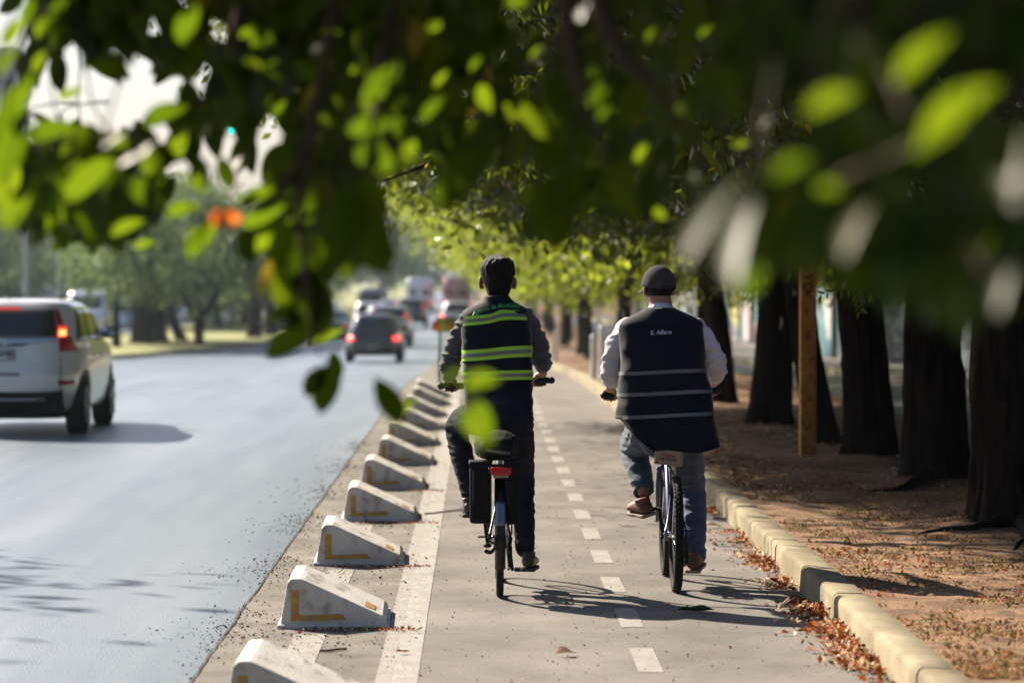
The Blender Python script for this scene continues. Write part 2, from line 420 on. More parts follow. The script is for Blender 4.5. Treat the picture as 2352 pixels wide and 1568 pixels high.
def leaves_np(pos, d, n, size, big=0, wf=1.0):
    """pos,d,n (k,3); size (k,). returns verts, faces"""
    V0, F0 = LT[big]; k = len(pos)
    d = d / (np.linalg.norm(d, axis=1)[:, None] + 1e-9)
    n = n - d * (n * d).sum(1)[:, None]; n /= np.linalg.norm(n, axis=1)[:, None] + 1e-9
    s_ = np.cross(n, d) * (np.asarray(wf).reshape(-1, 1) if np.ndim(wf) else wf)
    V = pos[:, None, :] + (V0[None, :, 0, None] * d[:, None] + V0[None, :, 1, None] * s_[:, None] + V0[None, :, 2, None] * n[:, None]) * size[:, None, None]
    F = (F0[None] + (np.arange(k) * len(V0))[:, None, None]).reshape(-1, F0.shape[1])
    return V.reshape(-1, 3), F

def rand_dirs(k, down=0.3, r=None):
    r = r or rng
    d = r.normal(size=(k, 3)); d[:, 2] -= down; return d / np.linalg.norm(d, axis=1)[:, None]

# ------------------------------------------------------------------ ground
def zg(Y):
    def sm(a, b, t): t = min(max((t - a) / (b - a), 0), 1); return t * t * (3 - 2 * t)
    return -0.78 * sm(46, 112, Y) - 0.42 * sm(170, 300, Y)
YS = list(np.arange(-20, 60, 1.5)) + list(np.arange(60, 200, 4)) + list(np.arange(200, 420, 10)) + [500, 700, 1000, 1500, 2200]

def edge(fx, Y): return fx(Y) if callable(fx) else fx
def sheet(name, x0, x1, dz, m, y0=-20, y1=2200, nx=1):
    ys = sorted(set([y0, y1] + [y for y in YS if y0 < y < y1])); V = []; F = []
    for y in ys:
        a, b = edge(x0, y), edge(x1, y)
        for i in range(nx + 1): V.append((a + (b - a) * i / nx, y, zg(y) + dz))
    for r_ in range(len(ys) - 1):
        for i in range(nx):
            k = r_ * (nx + 1) + i; F.append((k, k + 1, k + nx + 2, k + nx + 1))
    return struct(mesh_obj(name, V, F, m, smooth=False))

med = [(98, -14.5), (101, -12.6), (106, -11.6), (118, -9.7), (131, -8.1), (150, -7.6), (200, -8.2), (300, -9.0), (2200, -9)]
def median_edge(Y):
    for (a, xa), (b, xb) in zip(med, med[1:]):
        if a <= Y <= b: return xa + (xb - xa) * (Y - a) / (b - a)
    return med[0][1]
sheet('ground', -700, 700, -0.03, M['dirt'], nx=8)
sheet('road', -60, -1.28, 0.0, M['road'], nx=6)
sheet('gutter_strip', -1.28, -0.46, 0.002, M['gutter'])
sheet('cycle_lane', -0.46, 1.86, 0.002, M['lane'], y1=420)
sheet('edge_line', -0.39, -0.275, 0.0045, M['paint'], y0=2, y1=260)
sheet('old_edge_line', -0.465, -0.39, 0.0042, M['paint_faint'], y0=2, y1=200)
# joint between road and gutter, wandering a little
mb = MB(); xs = []
y = 0
while y < 70:
    o_ = -1.285 + 0.012 * noise.noise(Vector((0, y * 0.9, 0))) + 0.01 * noise.noise(Vector((3, y * 5, 0)))
    wd = 0.005 + 0.004 * abs(noise.noise(Vector((9, y * 3, 0)))); xs.append((o_, y, wd)); y += 0.12
V = []; F = []
for i, (a, b, c) in enumerate(xs):
    V += [(a - c, b, zg(b) + 0.008), (a + c, b, zg(b) + 0.008)]
    if i: F.append((2 * i - 2, 2 * i - 1, 2 * i + 1, 2 * i))
struct(mesh_obj('road_joint', V, F, M['crack'], smooth=False))
# cross joints of the lane slabs
V = []; F = []
for k in range(14):
    y = 16.95 + k * 3.4
    for i in range(24):
        x = -1.27 + i * 0.137; yy = y + 0.012 * noise.noise(Vector((x * 4, y, 0))) + 0.02 * x
        b = len(V); V += [(x, yy - 0.0028, zg(y) + 0.0066), (x, yy + 0.0028, zg(y) + 0.0066)]
        if i: F.append((b - 2, b - 1, b + 1, b))
struct(mesh_obj('lane_joints', V, F, M['crack'], smooth=False))
# dashed centre line of the cycle lane, old dashes under the barriers, traffic lane dashes
V = []; F = []
def quad(x0, x1, y0, y1, dz):
    b = len(V); V.extend([(x0, y0, zg(y0) + dz), (x1, y0, zg(y0) + dz), (x1, y1, zg(y1) + dz), (x0, y1, zg(y1) + dz)]); F.append((b, b + 1, b + 2, b + 3))
for k in range(60):
    y = 13.35 + 1.955 * k; j = random.uniform(-.03, .03)
    quad(0.735 + j * .2, 0.85 + j * .2, y + j, y + 1.0 + j, 0.0045)
struct(mesh_obj('dashed_line', V, F, M['paint'], smooth=False))
V = []; F = []
for k in range(14): quad(-0.93, -0.77, 11.6 + 3.75 * k, 13.2 + 3.75 * k, 0.0045)
struct(mesh_obj('worn_dashes', V, F, M['paint_faint'], smooth=False))
# kerb in blocks with joints
def kerb(name, x0, wd, h, y0, y1, L, m, jit=0.006, flip=1):
    prof = [(0, -0.05), (0.006, h * .80), (0.014, h * .93), (0.032, h), (wd - .02, h - .004), (wd, h - .02), (wd, -0.05)]
    V = []; F = []; y = y0; rr = random.Random(5)
    while y < y1:
        dx = rr.uniform(-jit, jit); dz = rr.uniform(-jit, jit); n = max(2, int(L / .3)); b = len(V)
        for i in range(n + 1):
            yy = y + 0.006 + (L - 0.012) * i / n
            e = 0.006 if i in (0, n) else 0
            for (px, pz) in prof:
                wob = 0.0012 * noise.noise(Vector((px * 9, yy * 1.3, pz * 9)))
                V.append((edge(x0, yy) + flip * (px + dx + (e if px < wd / 2 else -e) + wob), yy, zg(yy) + pz + dz - e * (pz > 0) + wob))
        k = len(prof)
        for i in range(n):
            for j in range(k - 1): F.append((b + i * k + j, b + i * k + j + 1, b + (i + 1) * k + j + 1, b + (i + 1) * k + j))
        F.append(tuple(b + j for j in range(k - 1, -1, -1))); F.append(tuple(b + n * k + j for j in range(k)))
        y += L
    return struct(sharpen(mesh_obj(name, V, F, m), 50))
kerb('kerb', 1.84, 0.19, 0.165, 17.5 - 3.35 * 7, 200, 3.35, M['kerb'])
# bare earth strip behind the kerb, gently uneven
V = []; F = []
ys = list(np.arange(-8, 34, .22)) + list(np.arange(34, 60, .8)) + list(np.arange(60, 220, 4)); nx = 26
for y in ys:
    for i in range(nx + 1):
        x = 2.01 + (5.0 - 2.01) * i / nx
        z = 0.145 + 0.05 * noise.noise(Vector((x * .9, y * .7, 0))) + 0.018 * noise.noise(Vector((x * 4, y * 4, 2)))
        if i < 3: z = 0.148 + (z - .148) * i / 3
        for (tx, ty) in ((3.52, 22.3), (3.7, 27.1), (3.56, 30.4)): 
            z += 0.10 * math.exp(-((x - tx) ** 2 + (y - ty) ** 2) / 0.35)
        V.append((x, y, zg(y) + z))
for a in range(len(ys) - 1):
    for i in range(nx): k = a * (nx + 1) + i; F.append((k, k + 1, k + nx + 2, k + nx + 1))
earth = struct(mesh_obj('earth_strip', V, F, M['dirt']))
EB = obj_bvh(earth)
def earth_z(x, y):
    h = EB.ray_cast(Vector((x, y, 5)), Vector((0, 0, -1)))
    return h[0].z if h[0] else zg(y)
M['side'] = noise_mat('side_asphalt', (0.07, 0.075, 0.085), (0.11, 0.115, 0.13), 2, 0.6, 0.2, 60)
sheet('side_road', 5.0, 7.2, 0.05, M['side'], y1=240)
kerb('side_kerb', 7.2, 0.3, 0.2, -10, 220, 4.0, M['kerb'])
M['pave'] = noise_mat('pavement', (0.16, 0.15, 0.14), (0.24, 0.22, 0.2), 2, 0.85, 0.2, 40)
sheet('pavement', 7.5, 10.5, 0.16, M['pave'], y1=240)
# grassy median across the carriageway
sheet('median_grass', lambda Y: -60 if Y > 98.5 else -15, lambda Y: median_edge(Y) - 0.18, 0.14, M['grass_green'], y0=98, y1=2200, nx=3)
kerb('median_kerb', median_edge, 0.18, 0.15, 98.3, 330, 6.0, M['kerb'], flip=-1)
sheet('far_road', -28, -15.5, 0.16, M['road'], y0=98, y1=400)

# ------------------------------------------------------------------ lane barriers
def barrier(x, y, label):
    t = thing('lane_barrier', label, 'barrier', (x, y, zg(y)), 'concrete barriers along the cycle lane')
    # profile (x, z): steep on the road side, long slope to the cycle lane
    prof = [(0.0, 0.0), (0.0, 0.025), (0.035, 0.235), (0.055, 0.258), (0.105, 0.258), (0.125, 0.25), (0.525, 0.068), (0.545, 0.045), (0.545, 0.0)]
    D = 0.86; n = len(prof)
    V = [(a, 0.012, b) for a, b in prof] + [(a, D - .012, b) for a, b in prof]
    F = [tuple(range(n)), tuple(range(2 * n - 1, n - 1, -1))] + [(i + n, i, (i + 1) % n, (i + 1) % n + n)[::-1] for i in range(n)]
    o = mesh_obj('concrete_body', V, F, M['concrete']); o.parent = t; bevel(o, 0.009, 2)
    mb = MB()
    # base lip
    b = MB(); b.box((0.272, D / 2, 0.012), (0.575, D + 0.03, 0.024)); o2 = b.build('base_lip', M['concrete']); o2.parent = t; bevel(o2, 0.008, 2)
    # L shaped inlays on both end faces
    for (yy, s) in ((0.012, -1), (D - .012, 1)):
        L = [(0.055, 0.040), (0.345, 0.048), (0.318, 0.075), (0.30, 0.078), (0.105, 0.070), (0.095, 0.078), (0.097, 0.20), (0.055, 0.20)]
        y0 = yy + s * 0.0035; y1 = yy - s * 0.004
        k = len(L); V = [(a, y0, c) for a, c in L] + [(a, y1, c) for a, c in L]
        F = [tuple(range(k)), tuple(range(2 * k - 1, k - 1, -1))] + [(i, (i + 1) % k, (i + 1) % k + k, i + k) for i in range(k)]
        o = mesh_obj('yellow_inlay', V, F, M['yellow_inlay'], smooth=False); o.parent = t
    # square inlay low on the slope
    sl = (0.068 - 0.25) / 0.4
    V = []; 
    for dz in (0.003, -0.004):
        for (a, yv) in ((0.435, 0.10), (0.485, 0.10), (0.485, 0.34), (0.435, 0.34)):
            V.append((a, yv, 0.25 + sl * (a - 0.125) + dz))
    o = mesh_obj('reflector_plate', V, [(0, 1, 2, 3), (7, 6, 5, 4), (0, 4, 5, 1), (1, 5, 6, 2), (2, 6, 7, 3), (3, 7, 4, 0)], M['yellow_inlay'], smooth=False); o.parent = t
    return t
ordw = ['nearest', 'second', 'third', 'fourth', 'fifth', 'sixth', 'seventh', 'eighth', 'ninth', 'tenth', 'eleventh']
proto = barrier(-1.03, 13.5, 'pale concrete wedge barrier nearest the camera, cut off by the bottom of the picture')
lab = {1: 'concrete wedge barrier second from the bottom edge, debris heaped in front of it',
       2: 'concrete wedge barrier third from the bottom edge, standing in tree shade', 3: 'sunlit concrete wedge barrier, fourth from the bottom edge, a twig lying at its toe'}
for k in range(1, 11):
    y = 13.5 + 3.76 * k + 0.05 * math.sin(k * 5)
    c = proto.copy(); COL.objects.link(c); c.location = (-1.03 + .006 * k + .012 * math.sin(k * 3), y, zg(y)); c.rotation_euler.z = R(1.2 * math.sin(k * 7))
    c['label'] = lab.get(k, 'concrete wedge barrier with yellow inlay, %s in the row counted from the camera' % ordw[k])
    for ch in list(proto.children):
        d = ch.copy(); COL.objects.link(d); d.parent = c

# ------------------------------------------------------------------ bicycles
def bike(x, y, name, label, c):
    root = thing(name, label, 'bicycle', (x, y, 0))
    O = Vector((x, y, 0)); RR = 0.335; wb = c['wb']
    def q(a, b, z): return O + Vector((a, b, z))
    bbz = 0.285; bb = q(0, 0.44, bbz); seat = q(0, c['seaty'], c['seatz']); sc_ = q(0, c['seaty'] + .03, .60 if c['mtb'] else .56)
    ht = q(0, wb - .25, c['htz']); hb = q(0, wb - .19, c['htz'] - .15)
    ax0 = q(0, 0, RR); ax1 = q(0, wb, RR)
    fm = MB(); tr = c['tr']
    fm.tube([bb, sc_], .017, 10); fm.tube([ht, hb], .021, 10)
    if c['mtb']: fm.tube([sc_ - Vector((0, 0, .03)), ht - Vector((0, 0, .02))], .018, 10)
    else: fm.tube([bb + Vector((0, .03, .12)), hb + Vector((0, 0, .05))], .016, 10)
    fm.tube([bb, hb], tr, 10)
    for s in (-1, 1):
        fm.tube([bb + Vector((s * .02, -.02, 0)), bb + Vector((s * .035, -.14, .015)), ax0 + Vector((s * .062, 0, 0))], .010, 8)
        fm.tube([sc_ + Vector((s * .012, 0, -.02)), q(s * .035, .12, .66 * RR * 2), ax0 + Vector((s * .062, 0, 0))], .008, 8)
        fm.box(ax0 + Vector((s * .063, 0, 0)), (.006, .05, .05))
    fm.tube([bb - Vector((.035, 0, 0)), bb + Vector((.035, 0, 0))], .022, 12)
    fm.build('frame', M[c['paint']], root)
    fk = MB(); 
    for s in (-1, 1):
        fk.tube([hb + Vector((s * .02, 0, .0)), hb + Vector((s * .055, .01, -.06)), q(s * .055, wb - .10, .45), ax1 + Vector((s * .055, 0, 0))], [.016, .016, .014, .010], 8)
    fk.tube([hb + Vector((-.055, 0, -.03)), hb + Vector((.055, 0, -.03))], .016, 8)
    fk.build('fork', M[c['forkpaint']], root)
    sp = MB(); sp.tube([sc_, seat - Vector((0, 0, .03))], .0135, 10); sp.build('seat_post', M['alu'], root)
    # wheels
    for nm, ax in (('rear_wheel', ax0), ('front_wheel', ax1)):
        w_ = MB(); ty = c['tyre']
        w_.torus(ax, RR - .024, .012, 60, 8, .010); wo = w_.build(nm, M['alu'], root)
        t_ = MB(); t_.torus(ax, RR - ty * .92, ty, 72, 12, ty * .95)
        if c['mtb']:
            for i in range(64):
                a = 2 * math.pi * i / 64
                for s in (-1, 0, 1):
                    aa = a + (0.5 if s == 0 else 0) * 2 * math.pi / 64
                    rr = RR - .001 - (0.007 if s else 0)
                    t_.box((ax[0] + s * ty * .68, ax[1] + rr * math.cos(aa), ax[2] + rr * math.sin(aa)), (.009, .014, .008), Matrix.Rotation(aa - math.pi / 2, 3, 'X'))
        tob = t_.build('tyre', M['rubber']); tob.parent = wo; tob.matrix_parent_inverse = Matrix.Translation(-O); wo.matrix_parent_inverse = Matrix.Translation(-O)
        tob.parent = wo; tob.matrix_parent_inverse = Matrix.Identity(4)
        s_ = MB()
        for i in range(28):
            a = 2 * math.pi * i / 28; s2 = 1 if i % 2 else -1; a2 = a + 0.5 * (1 if (i // 2) % 2 else -1)
            s_.tube([(ax[0] + s2 * .024, ax[1] + .02 * math.cos(a2), ax[2] + .02 * math.sin(a2)), (ax[0], ax[1] + (RR - .03) * math.cos(a), ax[2] + (RR - .03) * math.sin(a))], .0013, 4, cap=None)
        so = s_.build('spokes', M['alu']); so.parent = wo
        h = MB(); h.tube([ax - Vector((.035, 0, 0)), ax + Vector((.035, 0, 0))], .019, 12); h.tube([ax - Vector((.068, 0, 0)), ax + Vector((.068, 0, 0))], .006, 8)
        if nm[0] == 'r': 
            for k in range(5): h.tube([ax + Vector((.030 + k * .004, 0, 0)), ax + Vector((.032 + k * .004, 0, 0))], .05 - k * .006, 24, cap='flat')
        elif c['mtb']: h.tube([ax + Vector((-.034, 0, 0)), ax + Vector((-.032, 0, 0))], .08, 30, cap='flat')
        ho = h.build('hub', M['chrome']); ho.parent = wo
    # bars
    gl, gr = c['grips']
    hbm = MB(); mid = (gl + gr) / 2; st = Vector((mid.x, mid.y + .02, mid.z - c['rise']))
    hbm.tube([gl, gl + Vector((.12, .02, 0)), st + Vector((-.06, 0.02, 0)), st + Vector((.06, .02, 0)), gr + Vector((-.12, .02, 0)), gr], .0125, 10, sub=5)
    hbm.tube([ht, ht + Vector((0, -.02, .04)), st + Vector((0, .01, 0))], .016, 10)
    ho = hbm.build('handlebar', M['blackpaint'], root)
    for g, s in ((gl, -1), (gr, 1)):
        k = MB(); k.tube([g + Vector((s * .005, 0, 0)), g + Vector((-s * .12, .015, 0))], .0185, 12); k.ball(g + Vector((s * .004, 0, 0)), .021, n=12, m=8)
        go = k.build('grip', M['black']); go.parent = ho
        k = MB(); k.tube([g + Vector((-s * .14, .02, -.005)), g + Vector((-s * .12, .07, -.015)), g + Vector((-s * .03, .075, -.025))], .006, 6)
        go = k.build('brake_lever', M['black']); go.parent = ho
    # saddle
    s_ = MB(); s_.tube([seat + Vector((0, -.13, -.005)), seat + Vector((0, -.08, 0)), seat + Vector((0, .0, 0)), seat + Vector((0, .12, -.005))], [(.07, .02), (.082, .028), (.055, .025), (.02, .018)], 14, ref=(1, 0, 0))
    s_.tube([seat + Vector((.02, -.1, -.02)), seat + Vector((.015, 0, -.045)), seat + Vector((.01, .08, -.02))], .004, 6)
    s_.tube([seat + Vector((-.02, -.1, -.02)), seat + Vector((-.015, 0, -.045)), seat + Vector((-.01, .08, -.02))], .004, 6)
    s_.build('saddle', M['black'], root)
    # cranks: left up, right down
    cr = MB(); up = c['crank']
    cr.tube([bb + Vector((.05, 0, 0)), bb + Vector((.075, 0, -up))], [.014, .010], 8)
    cr.tube([bb + Vector((-.05, 0, 0)), bb + Vector((-.075, 0.02, up))], [.014, .010], 8)
    cr.tube([bb - Vector((.06, 0, 0)), bb + Vector((.06, 0, 0))], .010, 8)
    cro = cr.build('crank_arms', M['black'], root)
    cg = MB(); cg.torus(bb + Vector((.045, 0, 0)), .085, .002, 40, 6, .009)
    for k in range(4): a = k * math.pi / 2 + .4; cg.tube([bb + Vector((.045, 0, 0)), bb + Vector((.045, .08 * math.cos(a), .08 * math.sin(a)))], .005, 6)
    cg.build('chain_ring', M['chrome'], root)
    ch = MB()
    for dz, r0 in ((.045, .088), (-.045, -.088)):
        ch.tube([ax0 + Vector((.038, 0, dz)), bb + Vector((.045, 0, r0))], .0045, 6)
    ch.build('chain', M['black'], root)
    for s, z in ((1, -up), (-1, up)):
        p_ = MB(); cc = bb + Vector((s * .128, 0.0 if s > 0 else .02, z)); p_.box(cc, (.085, .09, .02)); po = p_.build('pedal', M['black'], root); bevel(po, .004, 2)
    d = MB(); a = ax0 + Vector((.052, .01, -.06))
    d.tube([ax0 + Vector((.06, 0, -.01)), a, a + Vector((0, .02, -.10))], [.012, .012, .008], 8); d.torus(a, .02, .005, 16, 6); d.torus(a + Vector((0, .02, -.10)), .02, .005, 16, 6)
    d.box(a + Vector((.012, 0.01, -.05)), (.012, .03, .13)); d.build('derailleur', M['black'], root)
    return root, bb, O

A_X, A_Y = 0.118, 18.93
glA = P(1014, 886, A_Y + .78); grA = P(1265, 873, A_Y + .76)
bikeA, bbA, OA = bike(A_X, A_Y, 'city_bicycle', 'black city bicycle with rear panniers and red tail reflector, ridden on the left', dict(
    wb=1.08, seaty=.20, seatz=.94, htz=.92, mtb=False, tr=.022, paint='blackpaint', forkpaint='blackpaint', tyre=.021, grips=(glA, grA), rise=.02, crank=.165))
B_X, B_Y = 1.133, 19.22
glB = P(1388, 908, B_Y + .78); grB = P(1648, 896, B_Y + .78)
bikeB, bbB, OB = bike(B_X, B_Y, 'mountain_bicycle', 'blue mountain bicycle with knobbly tyres, ridden on the right by the kerb', dict(
    wb=1.06, seaty=.22, seatz=.89, htz=.84, mtb=True, tr=.024, paint='bluemetal', forkpaint='bluemetal', tyre=.0265, grips=(glB, grB), rise=.02, crank=.165))
def qa(a, b, z): return OA + Vector((a, b, z))
def qb(a, b, z): return OB + Vector((a, b, z))
# city bike extras
m_ = MB()
V = []; F = []; n = 26
for i in range(n + 1):
    a = R(20 + (205 - 20) * i / n)
    for j, u in enumerate((-1, -.5, 0, .5, 1)):
        rr = .362 - .016 * u * u * 1.0
        V.append((A_X + u * .028, A_Y - rr * math.cos(R(20 + 0)) * 0 + rr * math.cos(a), .335 + rr * math.sin(a)))
for i in range(n):
    for j in range(4): k = i * 5 + j; F.append((k, k + 1, k + 6, k + 5))
fo = mesh_obj('rear_fender', V, F, M['blackpaint'], bikeA); s = fo.modifiers.new('s', 'SOLIDIFY'); s.thickness = .003
# pale flat stay plate down the back of the fender
V = []; F = []; n = 8
for i in range(n + 1):
    a = R(143 + (165 - 143) * i / n)
    for u in (-1, -.4, .4, 1):
        rr = .372 - .008 * u * u; V.append((A_X + .0 + u * .027, A_Y + rr * math.cos(a), .335 + rr * math.sin(a)))
for i in range(n):
    for j in range(3): k = i * 4 + j; F.append((k, k + 1, k + 5, k + 4))
fo = mesh_obj('fender_tail', V, F, M['fender'], bikeA); s = fo.modifiers.new('s', 'SOLIDIFY'); s.thickness = .004
k = MB(); k.tube([qa(0, -.372, .375), qa(0, -.378, .33), qa(0, -.372, .30)], [(.031, .006), (.034, .007), (.030, .006)], 12, ref=(1, 0, 0)); k.build('mud_flap', M['black'], bikeA)
k = MB(); k.box(qa(.005, -.36, .735), (.115, .035, .042)); o = k.build('tail_reflector', M['redlens'], bikeA); bevel(o, .008, 2)
k = MB(); k.box(qa(.003, -.345, .705), (.09, .03, .016)); o = k.build('reflector_bracket', M['cream'], bikeA); bevel(o, .004)
k = MB()
for s in (-1, 1):
    k.tube([qa(s * .06, .25, .745), qa(s * .06, -.34, .745)], .006, 8); k.tube([qa(s * .06, -.1, .745), qa(s * .068, 0, .36)], .005, 6); k.tube([qa(s * .06, -.28, .745), qa(s * .068, 0, .36)], .005, 6)
for b in (-.33, -.2, -.05, .1): k.tube([qa(-.06, b, .745), qa(.06, b, .745)], .005, 6)
k.build('rear_rack', M['blackpaint'], bikeA)
k = MB(); k.tube([qa(-.085, -.02, .43), qa(-.078, -.05, .36), qa(-.07, -.07, .31)], .009, 8); k.ball(qa(-.07, -.075, .30), (.024, .02, .014)); k.tube([qa(-.02, -.05, .30), qa(-.05, -.07, .262), qa(-.078, -.08, .268)], .012, 8); k.box(qa(-.10, -.03, .345), (.05, .012, .01)); k.build('kickstand', M['black'], bikeA)
# panniers
def pannier(xc, wd, z0, z1, label, yc=-.12):
    t = thing('pannier_bag', label, 'pannier', qa(xc, yc, z0), 'black panniers on the city bicycle')
    k = MB(); k.box(qa(xc, yc, (z0 + z1) / 2), (wd, .30, z1 - z0)); o = k.build('bag', M['blackfab'], t); bevel(o, .022, 3)
    k = MB(); k.tube([qa(xc - wd * .3, yc - .16, z1 - .05), qa(xc - wd * .3, yc - .163, z0 + .12)], .004, 6); k.tube([qa(xc - wd * .45, yc - .15, z1 + .002), qa(xc + wd * .45, yc - .15, z1 + .004)], .006, 6); k.build('strap', M['black'], t)
    k = MB(); k.box(qa(xc, yc, z1 - .012), (wd + .01, .31, .03)); o = k.build('lid', M['blackfab'], t); bevel(o, .008)
pannier(-.113, .115, .435, .775, 'tall black pannier on the left side of the city bicycle')
pannier(.068, .085, .43, .775, 'narrow black pannier on the right side of the city bicycle')
t = thing('saddle_bag', 'rounded black bag with pale reflective strip behind the city bicycle saddle', 'bag', qa(0, -.05, .80))
k = MB(); k.tube([qa(-.02, .06, .87), qa(-.02, -.10, .865), qa(-.02, -.20, .85)], [(.11, .07), (.125, .082), (.10, .065)], 20, ref=(1, 0, 0), ex=2.8)
o = blob('bag', k, M['blackfab'], t, .006, 3, folds(.004, 12, 12, 20))
bv = obj_bvh(o); V = []; F = []
for i in range(13):
    for j in range(2):
        xx = P(1114 + 59 * i / 12, 1000, 18.7).x; zz = P(0, 1029 + 9 * i / 12 + j * 8, 18.7).z
        h = bv.ray_cast(Vector((xx, A_Y - 1, zz)), Vector((0, 1, 0))); yy = (h[0].y if h[0] else A_Y - .25) - .004; V.append((xx, yy, zz))
    if i: k2 = 2 * i; F.append((k2 - 2, k2 - 1, k2 + 1, k2))
so = mesh_obj('reflective_strip', V, F, M['tape_dull'], t); s = so.modifiers.new('s', 'SOLIDIFY'); s.thickness = .002
# plate box under the mountain bike saddle
t = MB(); rot = Matrix.Rotation(R(6), 3, 'Y') @ Matrix.Rotation(R(-17), 3, 'Z')
cB = P(1533, 1051, B_Y - .02) ; t.box(cB + rot @ Vector((0, .035, 0)), (.158, .075, .088), rot)
pb = t.build('name_plate_box', M['cream'], bikeB); bevel(pb, .012, 3)
def plate_text(s, size, dx, dz, m, nm, sx=1.0):
    V, F = text_mesh(s, size); W = [cB + rot @ Vector((v.x * sx + dx, -.0035, v.y + dz)) for v in V]
    o = mesh_obj(nm, W, F, m, smooth=False); o.parent = pb; o['kind'] = 'thing'; del o['kind']; return o
plate_text('CUIDO', .027, .006, .011, M['signred'], 'lettering', 1.0)
plate_text('A MI CIUDAD', .0185, .006, -.009, M['signblack'], 'lettering', .95)
plate_text('......', .012, .045, -.031, M['signblack'], 'lettering')
k = MB(); k.box(cB + rot @ Vector((-.062, -.003, -.029)), (.018, .002, .013), rot); o = k.build('red_mark', M['signred']); o.parent = pb
k = MB(); k.tube([cB + rot @ Vector((-.03, .02, .045)), qb(0, .12, .85)], .005, 6); k.tube([cB + rot @ Vector((.03, .02, .045)), qb(0, .12, .85)], .005, 6); k.tube([cB + rot @ Vector((0, .04, -.04)), qb(0, .25, .66)], .007, 6); k.build('plate_strap', M['black'], bikeB)

# ------------------------------------------------------------------ people
def fist(mb, G, W, s, rr=1.0):
    """hand closed round a grip at G (centre of the grip), wrist at W, s=+1 right hand"""
    inn = -s; r = .0085 * rr
    mb.tube([W, W * .45 + (G + Vector((0, -.012, .030))) * .55, G + Vector((0, .008, .030))], [(.026, .021), (.034, .018), (.038, .014)], 14, ref=(1, 0, 0))
    for i, (o_, ln) in enumerate(((.031, 1.0), (.0105, 1.08), (-.010, 1.0), (-.029, .82))):   # index .. little
        c = G + Vector((inn * o_, 0, 0)); j = .002 * math.sin(i * 9 + s)
        mb.tube([c + Vector((0, .004, .032)), c + Vector((inn * .001, .026 * ln, .026)), c + Vector((0, .034 * ln, .002)), c + Vector((0, .024 * ln, -.022 - j)), c + Vector((0, .004, -.031 * ln - j))],
                [r * 1.12, r * 1.1, r, r * .95, r * .86], 10, sub=3)
    mb.tube([G + Vector((inn * .025, -.022, .018)), G + Vector((inn * .044, -.026, .004)), G + Vector((inn * .040, -.018, -.016)), G + Vector((inn * .030, .0, -.026))], [r * 1.5, r * 1.35, r * 1.15, r], 10, sub=3)

def head(mb, C, s=1.0, yaw=0.0, neckr=.062, neck=None):
    Z = Matrix.Rotation(yaw, 3, 'Z')
    def h(a, b, c): return C + Z @ Vector((a * s, b * s, c * s))
    mb.ball(h(0, -.008, .03), (.080 * s, .099 * s, .094 * s), Z, 20, 14)
    mb.ball(h(0, .035, -.035), (.062 * s, .062 * s, .082 * s), Z, 18, 12)
    mb.ball(h(0, .068, -.092), (.028 * s, .026 * s, .022 * s), Z)                      # chin
    mb.tube([h(0, .088, .012), h(0, .108, -.018), h(0, .112, -.032)], [.008 * s, .012 * s, .014 * s], 8)   # nose
    mb.tube([h(-.045, .078, .022), h(0, .09, .026), h(.045, .078, .022)], .008 * s, 8)   # brow
    mb.tube([h(-.022, .084, -.062), h(0, .092, -.062), h(.022, .084, -.062)], .0065 * s, 8)   # lips
    for e in (-1, 1):
        mb.ball(h(e * .045, .068, -.02), .02 * s)                                         # cheek
        mb.ball(h(e * .091, .0, -.012), (.010 * s, .021 * s, .034 * s), Z @ Matrix.Rotation(e * .5, 3, 'Z'))   # ear
        mb.ball(h(e * .08, .008, -.034), (.008 * s, .012 * s, .012 * s), Z)
    if neck is not None: mb.tube([neck, h(0, -.02, -.07), h(0, -.015, -.02)], [neckr * 1.1, neckr, neckr], 18)
def eyes(C, s, yaw, parent):
    Z = Matrix.Rotation(yaw, 3, 'Z'); k = MB()
    for e in (-1, 1): k.ball(C + Z @ Vector((e * .031 * s, .083 * s, .004 * s)), .0125 * s)
    k.build('eyes', M['sole_dark'], parent)

def shoe(name, heel, toe, wd, parent, mat_, sole_m, up=Vector((0, 0, 1)), h=.10, roll=0):
    f = (toe - heel).normalized(); s_ = f.cross(up).normalized(); u = s_.cross(f).normalized(); L = (toe - heel).length
    if roll: 
        rm = Matrix.Rotation(roll, 3, f); s_ = rm @ s_; u = rm @ u
    k = MB()
    k.tube([heel + f * .03 * 1 + u * .045, heel + f * L * .25 + u * .05, heel + f * L * .5 + u * .045, heel + f * L * .75 + u * .035, heel + f * (L - .035) + u * .028],
           [(wd * .40, .040), (wd * .42, .046), (wd * .44, .038), (wd * .5, .028), (wd * .42, .020)], 16, ref=s_)
    k.tube([heel + f * .055 + u * .05, heel + f * .06 + u * h], [(wd * .40, .046), (wd * .42, .048)], 16, ref=s_, cap='flat')
    o = blob(name, k, mat_, parent, .006, 3)
    pr = [(0, .30), (.02, .40), (.12, .44), (.4, .42), (.62, .50), (.8, .50), (.93, .38), (1.0, .15)]
    V = []; n = len(pr)
    out = [(a, b) for a, b in pr] + [(a, -b) for a, b in reversed(pr)]
    for dz in (-.012, .008):
        for a, b in out: V.append(heel + f * (a * L) + s_ * (b * wd) + u * dz)
    m = len(out); F = [tuple(range(m - 1, -1, -1)), tuple(range(m, 2 * m))] + [(i, (i + 1) % m, (i + 1) % m + m, i + m) for i in range(m)]
    so = mesh_obj('sole', V, F, sole_m); so.parent = o; bevel(so, .004, 2)
    return o

